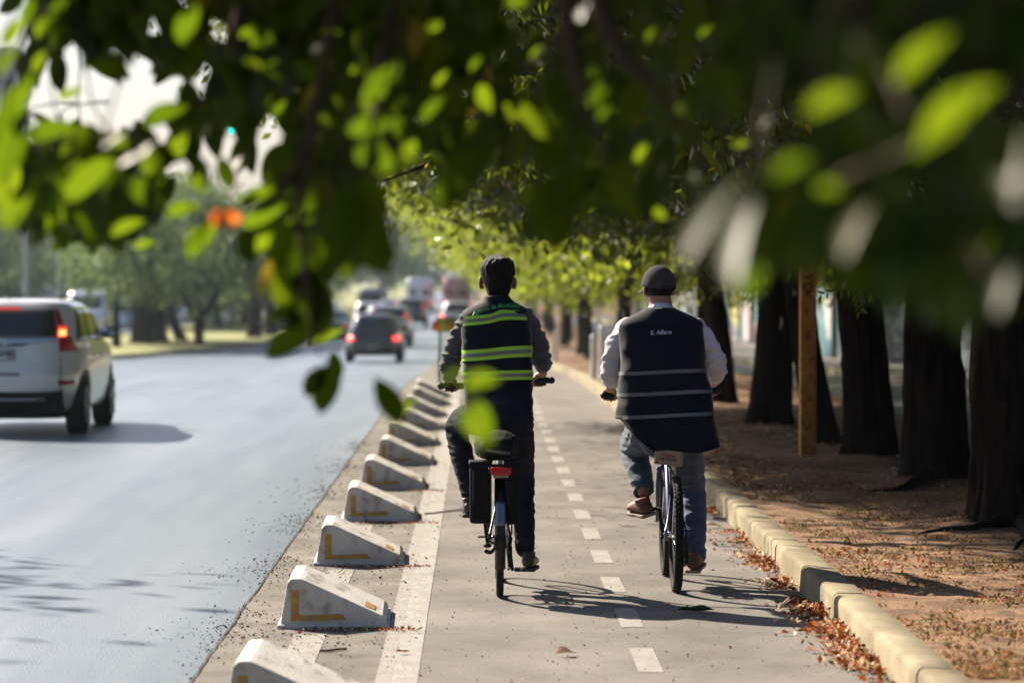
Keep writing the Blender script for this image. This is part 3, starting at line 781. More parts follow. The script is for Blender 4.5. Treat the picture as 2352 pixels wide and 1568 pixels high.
def vest_mesh(name, rings, m, parent, n=72, hem=None, wr=None, collar=None):
    """rings: (z, xl, xr, y_back, y_front, exponent)"""
    V = []; F = []; k = len(rings)
    zs = [r_[0] for r_ in rings]
    # densify
    dens = []
    for i in range(k - 1):
        a, b = np.array(rings[i], float), np.array(rings[i + 1], float)
        p0 = np.array(rings[max(i - 1, 0)], float); p3 = np.array(rings[min(i + 2, k - 1)], float); st = max(1, int(abs(b[0] - a[0]) / .014))
        for j in range(st):
            t = j / st
            v = 0.5 * (2 * a + (b - p0) * t + (2 * p0 - 5 * a + 4 * b - p3) * t * t + (3 * a - p0 - 3 * b + p3) * t ** 3)
            v[0] = a[0] + (b[0] - a[0]) * t; dens.append(v)
    dens.append(np.array(rings[-1], float))
    for ri, (z, xl, xr, yb, yf, ex) in enumerate(dens):
        cx, rx, cy, ry = (xl + xr) / 2, (xr - xl) / 2, (yb + yf) / 2, (yf - yb) / 2
        for j in range(n):
            a = 2 * math.pi * j / n
            c, s = math.cos(a), math.sin(a)
            x = cx + rx * math.copysign(abs(c) ** (2 / ex), c); y = cy + ry * math.copysign(abs(s) ** (2 / ex), s)
            zz = z
            if hem: zz = hem(x, y, z, ri / (len(dens) - 1))
            p = Vector((x, y, zz))
            if wr:
                d = wr(p) * min(1, (len(dens) - 1 - ri) / 4); p += Vector((c, s, 0)) * d
            V.append(p)
    for i in range(len(dens) - 1):
        for j in range(n): j2 = (j + 1) % n; F.append((i * n + j, i * n + j2, (i + 1) * n + j2, (i + 1) * n + j))
    o = mesh_obj(name, V, F, m, parent); md = o.modifiers.new('s', 'SOLIDIFY'); md.thickness = .006; md.offset = -1
    return o

def band(name, vest, centre, z_of, half, a0, a1, m, parent_o, off=.0035, n=64, rows=2):
    """a tape that follows the vest: angle 0 is straight behind (-Y), positive towards +X"""
    bv = obj_bvh(vest); V = []; F = []
    for i in range(n + 1):
        a = R(a0 + (a1 - a0) * i / n)
        d = Vector((math.sin(a), -math.cos(a), 0))
        for j in range(rows + 1):
            e = (j / rows * 2 - 1) * half
            z = z_of(a) + e
            o_ = Vector((centre[0], centre[1], z)) + d * 1.0
            h = bv.ray_cast(o_, -d)
            p = (h[0] if h[0] else Vector((centre[0], centre[1], z)) + d * .18) + d * off
            V.append(p)
    for i in range(n):
        for j in range(rows): k = i * (rows + 1) + j; F.append((k, k + 1, k + rows + 2, k + rows + 1))
    o = mesh_obj(name, V, F, m); o.parent = parent_o
    return o

def vest_text(s, size, cx, zc, vest, m, curve=lambda x: 0, off=.004, sx=1.0):
    V, F = text_mesh(s, size); bv = obj_bvh(vest); W = []
    bm = bmesh.new()
    for v in V:
        x = cx + v.x * sx; z = zc + v.y + curve(v.x * sx)
        h = bv.ray_cast(Vector((x, 10, z)), Vector((0, 1, 0)))
        W.append(Vector((x, (h[0].y if h[0] else 19.3) - off, z)))
    o = mesh_obj('lettering', W, F, m, smooth=False); o.parent = vest; return o

# ---------------- rider A (left)
pa = thing('person', 'cyclist on the left in a dark vest with neon green bands, bare dark hair', 'person', (A_X, A_Y + .25, 0))
YS_ = A_Y + .38                                                      # shoulders
headC = P(1143, 645, A_Y + .48)
neckA = P(1142, 715, A_Y + .40)
shL = P(1073, 735, YS_); shR = P(1208, 728, YS_)
elL = P(1033, 835, A_Y + .50); elR = P(1243, 822, A_Y + .52)
wrL = P(1030, 868, A_Y + .70); wrR = P(1247, 858, A_Y + .70)
gL = P(1034, 886, A_Y + .78); gR = P(1240, 874, A_Y + .765)
hipL = P(1112, 962, A_Y + .24); hipR = P(1186, 962, A_Y + .24)
knL = P(1048, 978, A_Y + .66); knR = P(1202, 1098, A_Y + .56)
anL = P(1082, 1146, A_Y + .46); anR = P(1206, 1262, A_Y + .40)
b = MB()
head(b, headC, 1.08, R(6), .058, neckA)
b.tube([P(1148, 960, A_Y + .24), P(1148, 900, A_Y + .26), P(1143, 800, A_Y + .34), P(1141, 740, A_Y + .38), neckA], [(.135, .095), (.12, .09), (.155, .105), (.15, .09), (.07, .06)], 20, ref=(1, 0, 0))
for sh, el, wr_, g, s in ((shL, elL, wrL, gL, -1), (shR, elR, wrR, gR, 1)):
    b.tube([sh, (sh + el) / 2, el, (el * .6 + wr_ * .4), wr_], [.048, .043, .036, .036, .024], 14)
    fist(b, g, wr_, s)
for h_, k_, a_ in ((hipL, knL, anL), (hipR, knR, anR)): b.tube([h_, (h_ + k_) / 2, k_, (k_ * .6 + a_ * .4), a_], [.075, .065, .05, .048, .034], 14)
blob('body', b, M['skin'], pa, .0048, 2)
eyes(headC, 1.08, R(6), pa)
# hair
k = MB(); Zr = Matrix.Rotation(R(6), 3, 'Z')
k.ball(headC + Zr @ Vector((0, -.008, .058)), (.100, .113, .096), Zr, 24, 16)
k.ball(headC + Zr @ Vector((0, -.022, .018)), (.090, .106, .092), Zr, 24, 16)
k.ball(headC + Zr @ Vector((0.01, .045, .075)), (.085, .065, .06), Zr, 20, 12)
k.ball(headC + Zr @ Vector((0, -.048, -.025)), (.076, .068, .085), Zr, 20, 12)
k.ball(headC + Zr @ Vector((0, -.055, -.06)), (.064, .048, .052), Zr, 20, 12)
blob('hair', k, M['hair'], pa, .0055, 3, lambda c: .006 * noise.noise(Vector((c.x * 75, c.y * 40, c.z * 22))) + .009 * noise.noise(c * 14))
# trousers
k = MB()
k.tube([P(1150, 925, A_Y + .25), P(1150, 960, A_Y + .23), P(1150, 985, A_Y + .24)], [(.155, .12), (.175, .14), (.14, .11)], 24, ref=(1, 0, 0))
k.tube([hipL, hipL * .5 + knL * .5 + Vector((0, 0, .02)), knL, knL * .6 + anL * .4, anL + Vector((0, 0, .02))], [.10, .088, .068, .068, .052], 18)
k.tube([hipR, hipR * .5 + knR * .5, knR, knR * .5 + anR * .5, anR + Vector((0, 0, .01))], [.098, .084, .064, .062, .056], 18)
fw = folds(.006, 9, 6, 22, 3)
blob('trousers', k, M['jeans_dark'], pa, .0065, 3, fw)
# shirt with rolled sleeves
k = MB()
k.tube([P(1148, 930, A_Y + .26), P(1143, 800, A_Y + .34), P(1141, 735, A_Y + .385), P(1142, 705, A_Y + .40)], [(.14, .105), (.17, .115), (.175, .10), (.07, .07)], 24, ref=(1, 0, 0))
cL = elL * .35 + wrL * .65; cR = elR * .68 + wrR * .32 + Vector((0, 0, -.002))
k.tube([shL + Vector((.02, 0, -.01)), shL * .55 + elL * .45 + Vector((-.006, 0, 0)), elL, cL], [.070, .064, .058, .046], 18, cap='flat')
k.tube([shR + Vector((-.02, 0, -.01)), shR * .55 + elR * .45 + Vector((.008, 0, 0)), elR, cR], [.066, .062, .058, .052], 18, cap='flat')
k.ball(shL + Vector((.016, 0, -.012)), .070); k.ball(shR + Vector((-.016, 0, -.012)), .069)
for c0, e0, r0 in ((cR, elR, .056), (cL, elL, .05)):
    d = (c0 - e0).normalized(); k.tube([c0 - d * .035, c0 + d * .012], [r0, r0], 18, cap='flat', sub=1)
blob('shirt', k, M['shirt_grey'], pa, .006, 2, folds(.010, 6, 7, 26, 8))
# vest
zb = lambda py: P(1142, py, A_Y + .3).z
X_ = lambda px: P(px, 800, A_Y + .3).x
yb = A_Y + .14
ringsA = [(zb(952), X_(1068), X_(1226), yb + .0, yb + .28, 2.8), (zb(930), X_(1067), X_(1225), yb + .0, yb + .28, 2.8), (zb(870), X_(1066), X_(1223), yb + .03, yb + .29, 2.7),
          (zb(800), X_(1060), X_(1222), yb + .065, yb + .34, 2.7), (zb(745), X_(1059), X_(1219), yb + .10, yb + .37, 2.7), (zb(723), X_(1060), X_(1218), yb + .125, yb + .37, 2.6), (zb(714), X_(1063), X_(1216), yb + .145, yb + .36, 2.5),
          (zb(706), X_(1076), X_(1206), yb + .16, yb + .35, 2.3), (zb(699), X_(1094), X_(1192), yb + .175, yb + .34, 2.2), (zb(693), X_(1105), X_(1182), yb + .19, yb + .335, 2.1), (zb(684), X_(1110), X_(1173), yb + .20, yb + .335, 2), (zb(679), X_(1112), X_(1171), yb + .205, yb + .33, 2)]
vA = vest_mesh('vest', ringsA, M['vest_navy'], pa, wr=folds(.005, 5, 5, 16, 2))
cA = (X_(1142), yb + .17)
def zcurveA(py, sag=.006, tilt=.05): return lambda a: zb(py) + tilt * .15 * math.sin(a) + sag * (math.cos(a) - 1) * -1 * -1
for py, nm in ((726, 0), (810, 1), (861, 2)):
    tl = .11 if nm == 0 else (.09 if nm == 1 else .04)
    f = zcurveA(py, .012 if nm == 0 else .004, tl)
    wdt = .0285 if nm == 0 else (.032 if nm == 1 else .0275)
    bo = band('neon_band', vA, cA, f, wdt, -88 if nm == 0 else -97, 88 if nm == 0 else 97, M['neon'], vA, .0035)
    bo2 = band('reflective_band', vA, cA, f, wdt * .33, -88 if nm == 0 else -97, 88 if nm == 0 else 97, M['tape_grey'], bo, .006)
    bo2.parent = bo
vest_text('Agente de Movilidad', .033, X_(1140), zb(705) + .003, vA, M['textgreen'], lambda x: .16 * x - 1.1 * x * x, .004, 1.0)
shoe('shoe', P(1212, 1308, A_Y + .32), P(1214, 1298, A_Y + .58) + Vector((.02, 0, 0)), .098, pa, M['shoe_dark'], M['sole_dark'])
shoe('shoe', P(1078, 1184, A_Y + .34), P(1072, 1178, A_Y + .62), .095, pa, M['shoe_dark'], M['sole_dark'])

# ---------------- rider B (right)
pb_ = thing('person', 'heavier cyclist on the right in grey cap, white shirt and long dark vest', 'person', (B_X, B_Y + .25, 0))
hB = P(1513, 662, B_Y + .42)
nkB = P(1518, 722, B_Y + .36)
sL = P(1437, 758, B_Y + .34); sR = P(1602, 758, B_Y + .34)
eL = P(1409, 852, B_Y + .42); eR = P(1641, 846, B_Y + .46)
wL = P(1402, 892, B_Y + .66); wR = P(1637, 880, B_Y + .68)
gLb = P(1400, 907, B_Y + .775); gRb = P(1634, 896, B_Y + .775)
hL = P(1488, 975, B_Y + .24); hR = P(1568, 975, B_Y + .24)
kL = P(1456, 1030, B_Y + .64); kR = P(1590, 1125, B_Y + .56)
aL = P(1478, 1128, B_Y + .40); aR = P(1596, 1272, B_Y + .33)
b = MB(); head(b, hB, 1.0, R(22), .066, nkB)
b.ball(hB + Vector((0, -.05, -.055)), (.06, .045, .045))
b.tube([P(1528, 975, B_Y + .24), P(1525, 880, B_Y + .28), P(1520, 790, B_Y + .33), P(1518, 755, B_Y + .35), nkB], [(.17, .14), (.19, .16), (.18, .13), (.15, .10), (.08, .07)], 20, ref=(1, 0, 0))
for sh, el, wr_, g, s in ((sL, eL, wL, gLb, -1), (sR, eR, wR, gRb, 1)):
    b.tube([sh, (sh + el) / 2, el, (el * .6 + wr_ * .4), wr_], [.055, .05, .042, .042, .028], 14); fist(b, g, wr_, s, 1.05)
for h_, k_, a_ in ((hL, kL, aL), (hR, kR, aR)): b.tube([h_, (h_ + k_) / 2, k_, (k_ * .6 + a_ * .4), a_], [.085, .075, .056, .052, .036], 14)
blob('body', b, M['skin'], pb_, .0048, 2); eyes(hB, 1, 0, pb_)
k = MB(); k.ball(hB + Vector((0, -.022, -.012)), (.0835, .09, .055), None, 22, 12); blob('hair', k, M['hair'], pb_, .006, 2, lambda c: .003 * noise.noise(c * 60))
# cap
capm = MB(); V = []; F = []; n = 40; mR = 12
cc = hB + Vector((0, -.006, .012)); CY = Matrix.Rotation(R(30), 3, 'Z')
for i in range(mR + 1):
    ph = R(2 + 88 * i / mR)
    for j in range(n):
        th = 2 * math.pi * j / n; seam = 1 - .018 * max(0, math.cos(th * 6 + .3)) ** 12
        rx, ry, rz = .098 * seam, .117 * seam, .124
        low = .010 * max(0, -math.sin(th)) * (i / mR) ** 4
        V.append(cc + CY @ Vector((rx * math.sin(ph) * math.cos(th), ry * math.sin(ph) * math.sin(th), rz * math.cos(ph) * (1.0 if ph < R(85) else 1) - .006 * (i / mR) ** 3 - low)))
for i in range(mR):
    for j in range(n): j2 = (j + 1) % n; F.append((i * n + j, (i + 1) * n + j, (i + 1) * n + j2, i * n + j2))
F.append(tuple(range(n)))
cap = mesh_obj('cap', V, F, M['cap'], pb_); md = cap.modifiers.new('s', 'SOLIDIFY'); md.thickness = .004
k = MB(); k.ball(cc + Vector((0, 0, .124)), (.009, .009, .005)); o = k.build('button', M['cap']); o.parent = cap
V = []; F = []
for i in range(13):
    a = R(-78 + 156 * i / 12)
    for j in range(5):
        t = j / 4; x = .088 * math.sin(a) * (1 - .05 * t); y = .10 * math.cos(a) * .9 + t * .075 * math.cos(a) ** .5; V.append(cc + CY @ Vector((x, y, -.004 - .022 * t - .25 * (x ** 2) / .09)))
for i in range(12):
    for j in range(4): k_ = i * 5 + j; F.append((k_, k_ + 1, k_ + 6, k_ + 5))
o = mesh_obj('cap_brim', V, F, M['cap']); o.parent = cap; md = o.modifiers.new('s', 'SOLIDIFY'); md.thickness = .004
k = MB(); k.tube([cc + CY @ Vector((-.045, -.104, -.012)), cc + CY @ Vector((0, -.121, -.022)), cc + CY @ Vector((.045, -.104, -.012))], [(.003, .008)] * 3, 8, ref=(0, 1, 0)); o = k.build('cap_strap', M['blackfab']); o.parent = cap
# trousers
k = MB()
k.tube([P(1530, 940, B_Y + .26), P(1530, 975, B_Y + .24), P(1530, 1005, B_Y + .24)], [(.20, .16), (.215, .17), (.17, .13)], 24, ref=(1, 0, 0))
k.tube([hL, hL * .5 + kL * .5, kL, kL * .55 + aL * .45, aL + Vector((0, 0, .0))], [.115, .104, .084, .078, .064], 18, cap='flat')
k.tube([hR, hR * .5 + kR * .5, kR, kR * .5 + aR * .5, aR + Vector((0, 0, -.025))], [.115, .098, .080, .075, .066], 18, cap='flat')
blob('trousers', k, M['jeans_blue'], pb_, .0065, 3, folds(.007, 8, 6, 20, 13))
# white shirt
k = MB()
k.tube([P(1528, 940, B_Y + .26), P(1525, 880, B_Y + .29), P(1520, 790, B_Y + .335), P(1518, 756, B_Y + .345), P(1518, 722, B_Y + .35)], [(.18, .15), (.195, .165), (.20, .14), (.165, .11), (.075, .08)], 24, ref=(1, 0, 0))
cuL = eL * .62 + wL * .38; cuR = eR * .62 + wR * .38
k.tube([sL + Vector((.02, 0, -.01)), sL * .5 + eL * .5 + Vector((-.012, 0, 0)), eL + Vector((-.004, -.01, -.005)), cuL], [.080, .082, .072, .056], 18, cap='flat')
k.tube([sR + Vector((-.02, 0, -.01)), sR * .5 + eR * .5 + Vector((.012, 0, 0)), eR + Vector((.002, -.01, -.005)), cuR], [.080, .080, .072, .056], 18, cap='flat')
k.ball(sL + Vector((.016, 0, -.012)), .082); k.ball(sR + Vector((-.016, 0, -.012)), .082)
for c0, e0 in ((cuL, eL), (cuR, eR)):
    d = (c0 - e0).normalized(); k.tube([c0 - d * .03, c0 + d * .012], .061, 18, cap='flat', sub=1)
shirtB = blob('shirt', k, M['shirt_white'], pb_, .006, 2, folds(.011, 6, 7, 18, 21))
V = []; F = []; n = 36
for i, (dz, r0) in enumerate(((-.012, .088), (.0, .080), (.018, .075), (.034, .073))):
    for j in range(n):
        a = 2 * math.pi * j / n; V.append(nkB + Vector((r0 * math.cos(a), .01 + r0 * 1.0 * math.sin(a), .012 + dz - .010 * math.sin(a))))
for i in range(3):
    for j in range(n): j2 = (j + 1) % n; F.append((i * n + j, i * n + j2, (i + 1) * n + j2, (i + 1) * n + j))
o = mesh_obj('collar', V, F, M['shirt_white']); o.parent = shirtB; md = o.modifiers.new('s', 'SOLIDIFY'); md.thickness = .005
# long vest
zB = lambda py: P(1520, py, B_Y + .2).z
XB = lambda px: P(px, 850, B_Y + .25).x
y2 = B_Y - .0
ringsB = [(zB(1033), XB(1440), XB(1651), y2 - .02, y2 + .30, 2.6), (zB(1000), XB(1424), XB(1645), y2 - .02, y2 + .34, 2.6), (zB(969), XB(1415), XB(1640), y2 - .01, y2 + .38, 2.6), (zB(920), XB(1418), XB(1635), y2 + .02, y2 + .42, 2.6),
          (zB(860), XB(1421), XB(1627), y2 + .05, y2 + .46, 2.6), (zB(810), XB(1423), XB(1620), y2 + .09, y2 + .47, 2.7), (zB(765), XB(1423), XB(1616), y2 + .13, y2 + .46, 2.7), (zB(745), XB(1424), XB(1614), y2 + .155, y2 + .45, 2.6),
          (zB(736), XB(1430), XB(1608), y2 + .18, y2 + .43, 2.5), (zB(727), XB(1448), XB(1592), y2 + .205, y2 + .42, 2.3), (zB(717), XB(1468), XB(1572), y2 + .225, y2 + .42, 2.2), (zB(710), XB(1481), XB(1556), y2 + .24, y2 + .42, 2.1), (zB(706), XB(1486), XB(1550), y2 + .25, y2 + .42, 2)]
def hemB(x, y, z, t):
    if t < .22:
        k = 1 - t / .22; dx = XB(1496) - x
        if dx > 0: z += k * dx * .95
        z += k * (.012 * math.sin(x * 19)) + k * (-.03 * (x - XB(1540)) * -1 if x > XB(1540) else 0)
    return z
vB = vest_mesh('vest', ringsB, M['vest_slate'], pb_, n=88, hem=hemB, wr=folds(.011, 5, 5, 5, 4))
cB2 = (XB(1522), y2 + .22)
for py, tl in ((854, .06), (902, .07), (953, .075)):
    band('reflective_band', vB, cB2, (lambda py, tl: lambda a: zB(py) + tl * .17 * math.sin(a) + .004 * math.cos(a))(py, tl), .0105, -93, 93, M['tape_dull'], vB, .0035)
vest_text('E. Alfaro', .033, XB(1516), zB(763), vB, M['textgrey'], lambda x: .05 * x, .004, 1.05)
shoe('shoe', P(1590, 1312, B_Y + .22) , P(1604, 1290, B_Y + .49), .108, pb_, M['shoe_brown'], M['sole_pale'])
shoe('shoe', P(1492, 1182, B_Y + .30), P(1452, 1172, B_Y + .56), .11, pb_, M['shoe_brown'], M['sole_pale'], roll=R(-16))

# ------------------------------------------------------------------ vehicles
KIND = {   # slices: z, y_rear, y_front, half width
 'suv': [(.24, .30, 4.20, .80), (.34, .12, 4.38, .86), (.52, .02, 4.46, .895), (.72, .0, 4.46, .905), (.88, .05, 4.40, .905), (1.0, .07, 4.16, .89), (1.08, .09, 3.35, .88), (1.22, .17, 2.95, .85), (1.38, .30, 2.62, .81), (1.47, .37, 2.35, .77), (1.515, .36, 2.2, .715), (1.55, .46, 2.0, .62), (1.57, .7, 1.85, .45)],
 'sedan': [(.2, .25, 4.2, .78), (.3, .06, 4.4, .84), (.5, 0, 4.45, .87), (.7, .02, 4.42, .87), (.84, .06, 4.2, .85), (.93, .14, 3.55, .82), (1.0, .62, 3.2, .78), (1.15, .95, 2.95, .71), (1.3, 1.25, 2.6, .63), (1.38, 1.45, 2.4, .56), (1.42, 1.7, 2.2, .42)],
 'hatch': [(.2, .2, 3.7, .76), (.3, .05, 3.85, .82), (.5, 0, 3.9, .84), (.7, .0, 3.88, .84), (.85, .04, 3.65, .82), (.95, .08, 3.1, .80), (1.1, .16, 2.75, .74), (1.3, .32, 2.35, .66), (1.42, .42, 2.0, .58), (1.47, .6, 1.8, .44)],
 'van': [(.25, .15, 5.0, .85), (.4, 0, 5.1, .92), (.9, 0, 5.1, .95), (1.1, .02, 4.9, .94), (1.3, .03, 4.3, .93), (1.8, .06, 3.9, .88), (2.0, .10, 3.6, .80), (2.06, .2, 3.4, .66)],
 'bus': [(.3, .1, 9.8, 1.15), (.45, 0, 9.95, 1.22), (1.2, 0, 10, 1.25), (2.6, .03, 9.95, 1.24), (2.95, .10, 9.8, 1.16), (3.05, .3, 9.6, 1.0)],
 'truck': [(.5, .1, 7.8, 1.15), (.6, 0, 7.9, 1.2), (1.5, 0, 8, 1.25), (3.3, 0, 8, 1.25), (3.75, .05, 7.95, 1.2), (3.9, .2, 7.8, 1.05)],
}
def car_tools(kind):
    S = KIND[kind]; nexp = 7.0 if kind in ('bus', 'truck', 'van') else 4.6
    zs = [s[0] for s in S]
    def at(z):
        for a, b in zip(S, S[1:]):
            if a[0] <= z <= b[0]:
                t = (z - a[0]) / (b[0] - a[0]); return [a[i] + (b[i] - a[i]) * t for i in (1, 2, 3)]
        return list((S[0] if z < zs[0] else S[-1])[1:])
    def rear(x, z):
        y0, y1, w_ = at(z); L = (y1 - y0) / 2; return (y0 + y1) / 2 - L * max(0, 1 - min(1, abs(x) / w_) ** nexp) ** (1 / nexp)
    def front(x, z):
        y0, y1, w_ = at(z); L = (y1 - y0) / 2; return (y0 + y1) / 2 + L * max(0, 1 - min(1, abs(x) / w_) ** nexp) ** (1 / nexp)
    def side(y, z):
        y0, y1, w_ = at(z); L = (y1 - y0) / 2; c = (y0 + y1) / 2; return w_ * max(0, 1 - min(1, abs((y - c) / L)) ** nexp) ** (1 / nexp)
    return S, nexp, at, rear, front, side

def car(kind, paint, x, y, label, cat, group=None, face=1, brake='brake_far', detail=False, name=None):
    """face=1: seen from behind; -1: facing the camera"""
    S, nexp, at, rear, front, side = car_tools(kind)
    root = thing(name or {'suv': 'white_suv' if detail else 'parked_suv', 'sedan': 'sedan_car', 'hatch': 'hatchback_car', 'van': 'van', 'bus': 'bus', 'truck': 'box_truck'}[kind], label, cat, (x, y, zg(y)), group)
    root.rotation_euler.z = 0 if face > 0 else math.pi
    def put(nm, V, F, m, par=None, smooth=True):
        o = mesh_obj(nm, V, F, m, None, smooth); o.parent = par or root; return o
    V = []; F = []; n = 56
    Z = []
    for a, b in zip(S, S[1:]):
        for k in range(3): Z.append(a[0] + (b[0] - a[0]) * k / 3)
    Z.append(S[-1][0])
    for z in Z:
        y0, y1, w_ = at(z); cy, L = (y0 + y1) / 2, (y1 - y0) / 2
        for j in range(n):
            th = 2 * math.pi * j / n; c, s = math.cos(th), math.sin(th)
            V.append((w_ * math.copysign(abs(c) ** (2 / nexp), c), cy + L * math.copysign(abs(s) ** (2 / nexp), s), z))
    for i in range(len(Z) - 1):
        for j in range(n): j2 = (j + 1) % n; F.append((i * n + j, i * n + j2, (i + 1) * n + j2, (i + 1) * n + j))
    F.append(tuple(range(n - 1, -1, -1))); k = (len(Z) - 1) * n; F.append(tuple(range(k, k + n)))
    body = put('body', V, F, paint); body.modifiers.new('s', 'SUBSURF').render_levels = 1
    def patch(nm, fn, u0, u1, v0, v1, m, par=None, nu=10, nv=6, shape=None, th=.012):
        V = []; F = []
        for i in range(nu + 1):
            for j in range(nv + 1):
                u = u0 + (u1 - u0) * i / nu; v = v0 + (v1 - v0) * j / nv
                if shape: u, v = shape(u, v, i / nu, j / nv)
                V.append(fn(u, v))
        for i in range(nu):
            for j in range(nv): k = i * (nv + 1) + j; F.append((k, k + 1, k + nv + 2, k + nv + 1))
        o = put(nm, V, F, m, par); md = o.modifiers.new('s', 'SOLIDIFY'); md.thickness = th; md.offset = 0; return o
    e = .008
    fr = lambda u, v: (u, rear(u, v) - e, v); ff = lambda u, v: (u, front(u, v) + e, v)
    fsr = lambda u, v: (side(u, v) + e, u, v); fsl = lambda u, v: (-side(u, v) - e, u, v)
    zt = S[-1][0]
    g = M['glass']
    if kind == 'suv':
        patch('rear_window', fr, -.63, .63, 1.13, 1.44, g, shape=lambda u, v, a, b: (u * (1 - .10 * b), v))
        patch('windscreen', ff, -.68, .68, 1.08, 1.46, g, shape=lambda u, v, a, b: (u * (1 - .12 * b), v))
        for f_ in (fsr, fsl):
            for (a, b_, sl, sr) in ((.62, 1.10, .12, 0), (1.16, 1.98, 0, 0), (2.04, 3.0, 0, -.55)):
                patch('side_window', f_, a, b_, 1.09, 1.44, M['glass_green'] if detail else g, shape=lambda u, v, p, q, sl=sl, sr=sr: (u + (sl * (1 - q) * (1 - p) * -1 + sl * q * (1 - p)) + sr * q * p, v))
        wy = (.86, 3.48); wr, ww = .345, .22
        patch('lower_bumper', fr, -.84, .84, .26, .50, M['black'], shape=lambda u, v, a, b: (u, v + .04 * (abs(u) / .84) ** 3))
    elif kind in ('sedan', 'hatch'):
        zb0, zt0 = (1.0, 1.34) if kind == 'sedan' else (.98, 1.38)
        patch('rear_window', fr, -.56, .56, zb0, zt0, g); patch('windscreen', ff, -.60, .60, zb0, zt0, g)
        for f_ in (fsr, fsl):
            a0 = .95 if kind == 'sedan' else .55
            patch('side_window', f_, a0 + .15, a0 + .9, zb0, zt0 - .03, g); patch('side_window', f_, a0 + .96, a0 + 1.7, zb0, zt0 - .03, g)
        wy = (.8, 3.4) if kind == 'sedan' else (.65, 3.1); wr, ww = .31, .2
        patch('lower_bumper', fr, -.75, .75, .22, .36, M['black'])
    elif kind == 'van':
        patch('rear_window', fr, -.62, .62, 1.2, 1.75, g); patch('windscreen', ff, -.7, .7, 1.25, 1.8, g)
        for f_ in (fsr, fsl): patch('side_window', f_, .6, 2.2, 1.25, 1.7, g); patch('side_window', f_, 2.4, 3.8, 1.25, 1.7, g)
        wy = (.95, 4.1); wr, ww = .33, .22
    else:
        zb0, zt0 = (1.5, 2.5) if kind == 'bus' else (1.6, 2.6)
        if kind == 'bus':
            for a in (-1, 1): patch('rear_window', fr, a * .55 - .32, a * .55 + .32, 1.55, 2.1, g)
            patch('windscreen', ff, -1.0, 1.0, 1.2, 2.5, g)
            for f_ in (fsr, fsl):
                for k in range(6): patch('side_window', f_, .6 + k * 1.5, 1.9 + k * 1.5, 1.5, 2.3, g)
        else:
            patch('door_seam', fr, -.015, .015, .8, 3.6, M['c_grey']); patch('rear_panel', fr, -.45, .45, 2.2, 2.9, M['c_grey'])
        wy = (1.9, 7.6) if kind == 'bus' else (1.6, 6.6); wr, ww = .48, .3
    hw = at(.4)[2]
    for s in (-1, 1):
        for yy in wy:
            k = MB(); cx = s * (hw - ww / 2 + .02)
            k.tube([(cx - ww / 2, yy, wr), (cx - ww / 2 + .02, yy, wr), (cx + ww / 2 - .02, yy, wr), (cx + ww / 2, yy, wr)], [wr - .02, wr, wr, wr - .02], 28, cap='flat', sub=1)
            w_ = k.build('wheel', M['rubber']); w_.parent = root; sharpen(w_, 50)
            k = MB(); k.tube([(cx + s * (ww / 2 - .01), yy, wr), (cx + s * (ww / 2 + .006), yy, wr)], wr * .62, 20, cap='flat', sub=1)
            for q in range(5):
                a = 2 * math.pi * q / 5; k.tube([(cx + s * (ww / 2 + .008), yy, wr), (cx + s * (ww / 2 + .008), yy + .58 * wr * math.cos(a), wr + .58 * wr * math.sin(a))], .03, 6)
            r_ = k.build('rim', M['alu']); r_.parent = w_; sharpen(r_, 50)
            V = []; F = []; n2 = 16; zc = wr
            for i in range(n2 + 1):
                a = math.pi * i / n2
                for rr in (wr * .9, wr * 1.17): 
                    yy2 = yy + rr * math.cos(a); z2 = zc + rr * math.sin(a); V.append((s * (side(yy2, z2) + .006), yy2, z2))
            for i in range(n2): F.append((2 * i, 2 * i + 1, 2 * i + 3, 2 * i + 2))
            put('wheel_arch', V, F, M['black'])
    bk = M[brake]
    if kind == 'suv':
        for s in (-1, 1):
            L_ = lambda u, v, a, b, s=s: (s * (.64 + .10 * a * (1 - .62 * b) - .065 * b), v)
            patch('tail_lamp', fr, 0, 1, 1.13, 1.45, M['redlens'], shape=L_, nu=4)
            lo = patch('tail_lamp', fr, 0, 1, .965, 1.13, M['redlens'], shape=lambda u, v, a, b, s=s: (s * (.655 + (.185 - .075 * b) * a), v), nu=8)
            patch('brake_bulb', lambda u, v: (u, rear(u, v) - .016, v), 0, 1, 1.145, 1.215, M['brake_hot'] if detail else bk, par=lo, shape=lambda u, v, a, b, s=s: (s * (.645 + .07 * a), v), nu=4, nv=3)
            if detail: patch('bulb_surround', lambda u, v: (u, rear(u, v) - .012, v), 0, 1, 1.13, 1.26, M['brake'], par=lo, shape=lambda u, v, a, b, s=s: (s * (.635 + .09 * a - .01 * b), v), nu=4, nv=3)
            patch('bumper_reflector', fr, 0, 1, .585, .635, M['redlens'], shape=lambda u, v, a, b, s=s: (s * (.655 + .155 * a), v), nu=4, nv=2)
        patch('high_brake_lamp', lambda u, v: (u, rear(u, v) - .03, v), -.18, .18, 1.455, 1.472, M['brake'] if detail else M['redlens'], nv=2)
    elif kind in ('sedan', 'hatch'):
        for s in (-1, 1): patch('tail_lamp', fr, 0, 1, .66, .80, bk, shape=lambda u, v, a, b, s=s: (s * (.58 + .2 * a), v), nu=4, nv=3)
    elif kind in ('van', 'bus', 'truck'):
        for s in (-1, 1): patch('tail_lamp', fr, 0, 1, .75, 1.0, bk, shape=lambda u, v, a, b, s=s, h=hw: (s * (h - .2 + .1 * a), v), nu=3, nv=3)
    plz = {'suv': .93, 'sedan': .55, 'hatch': .5, 'van': .7, 'bus': .7, 'truck': .75}[kind]
    pl = patch('number_plate', lambda u, v: (u, rear(u, v) - .014, v), -.17, .17, plz - .06, plz + .06, M['cream'] if not detail else M['c_silver'], nu=3, nv=2)
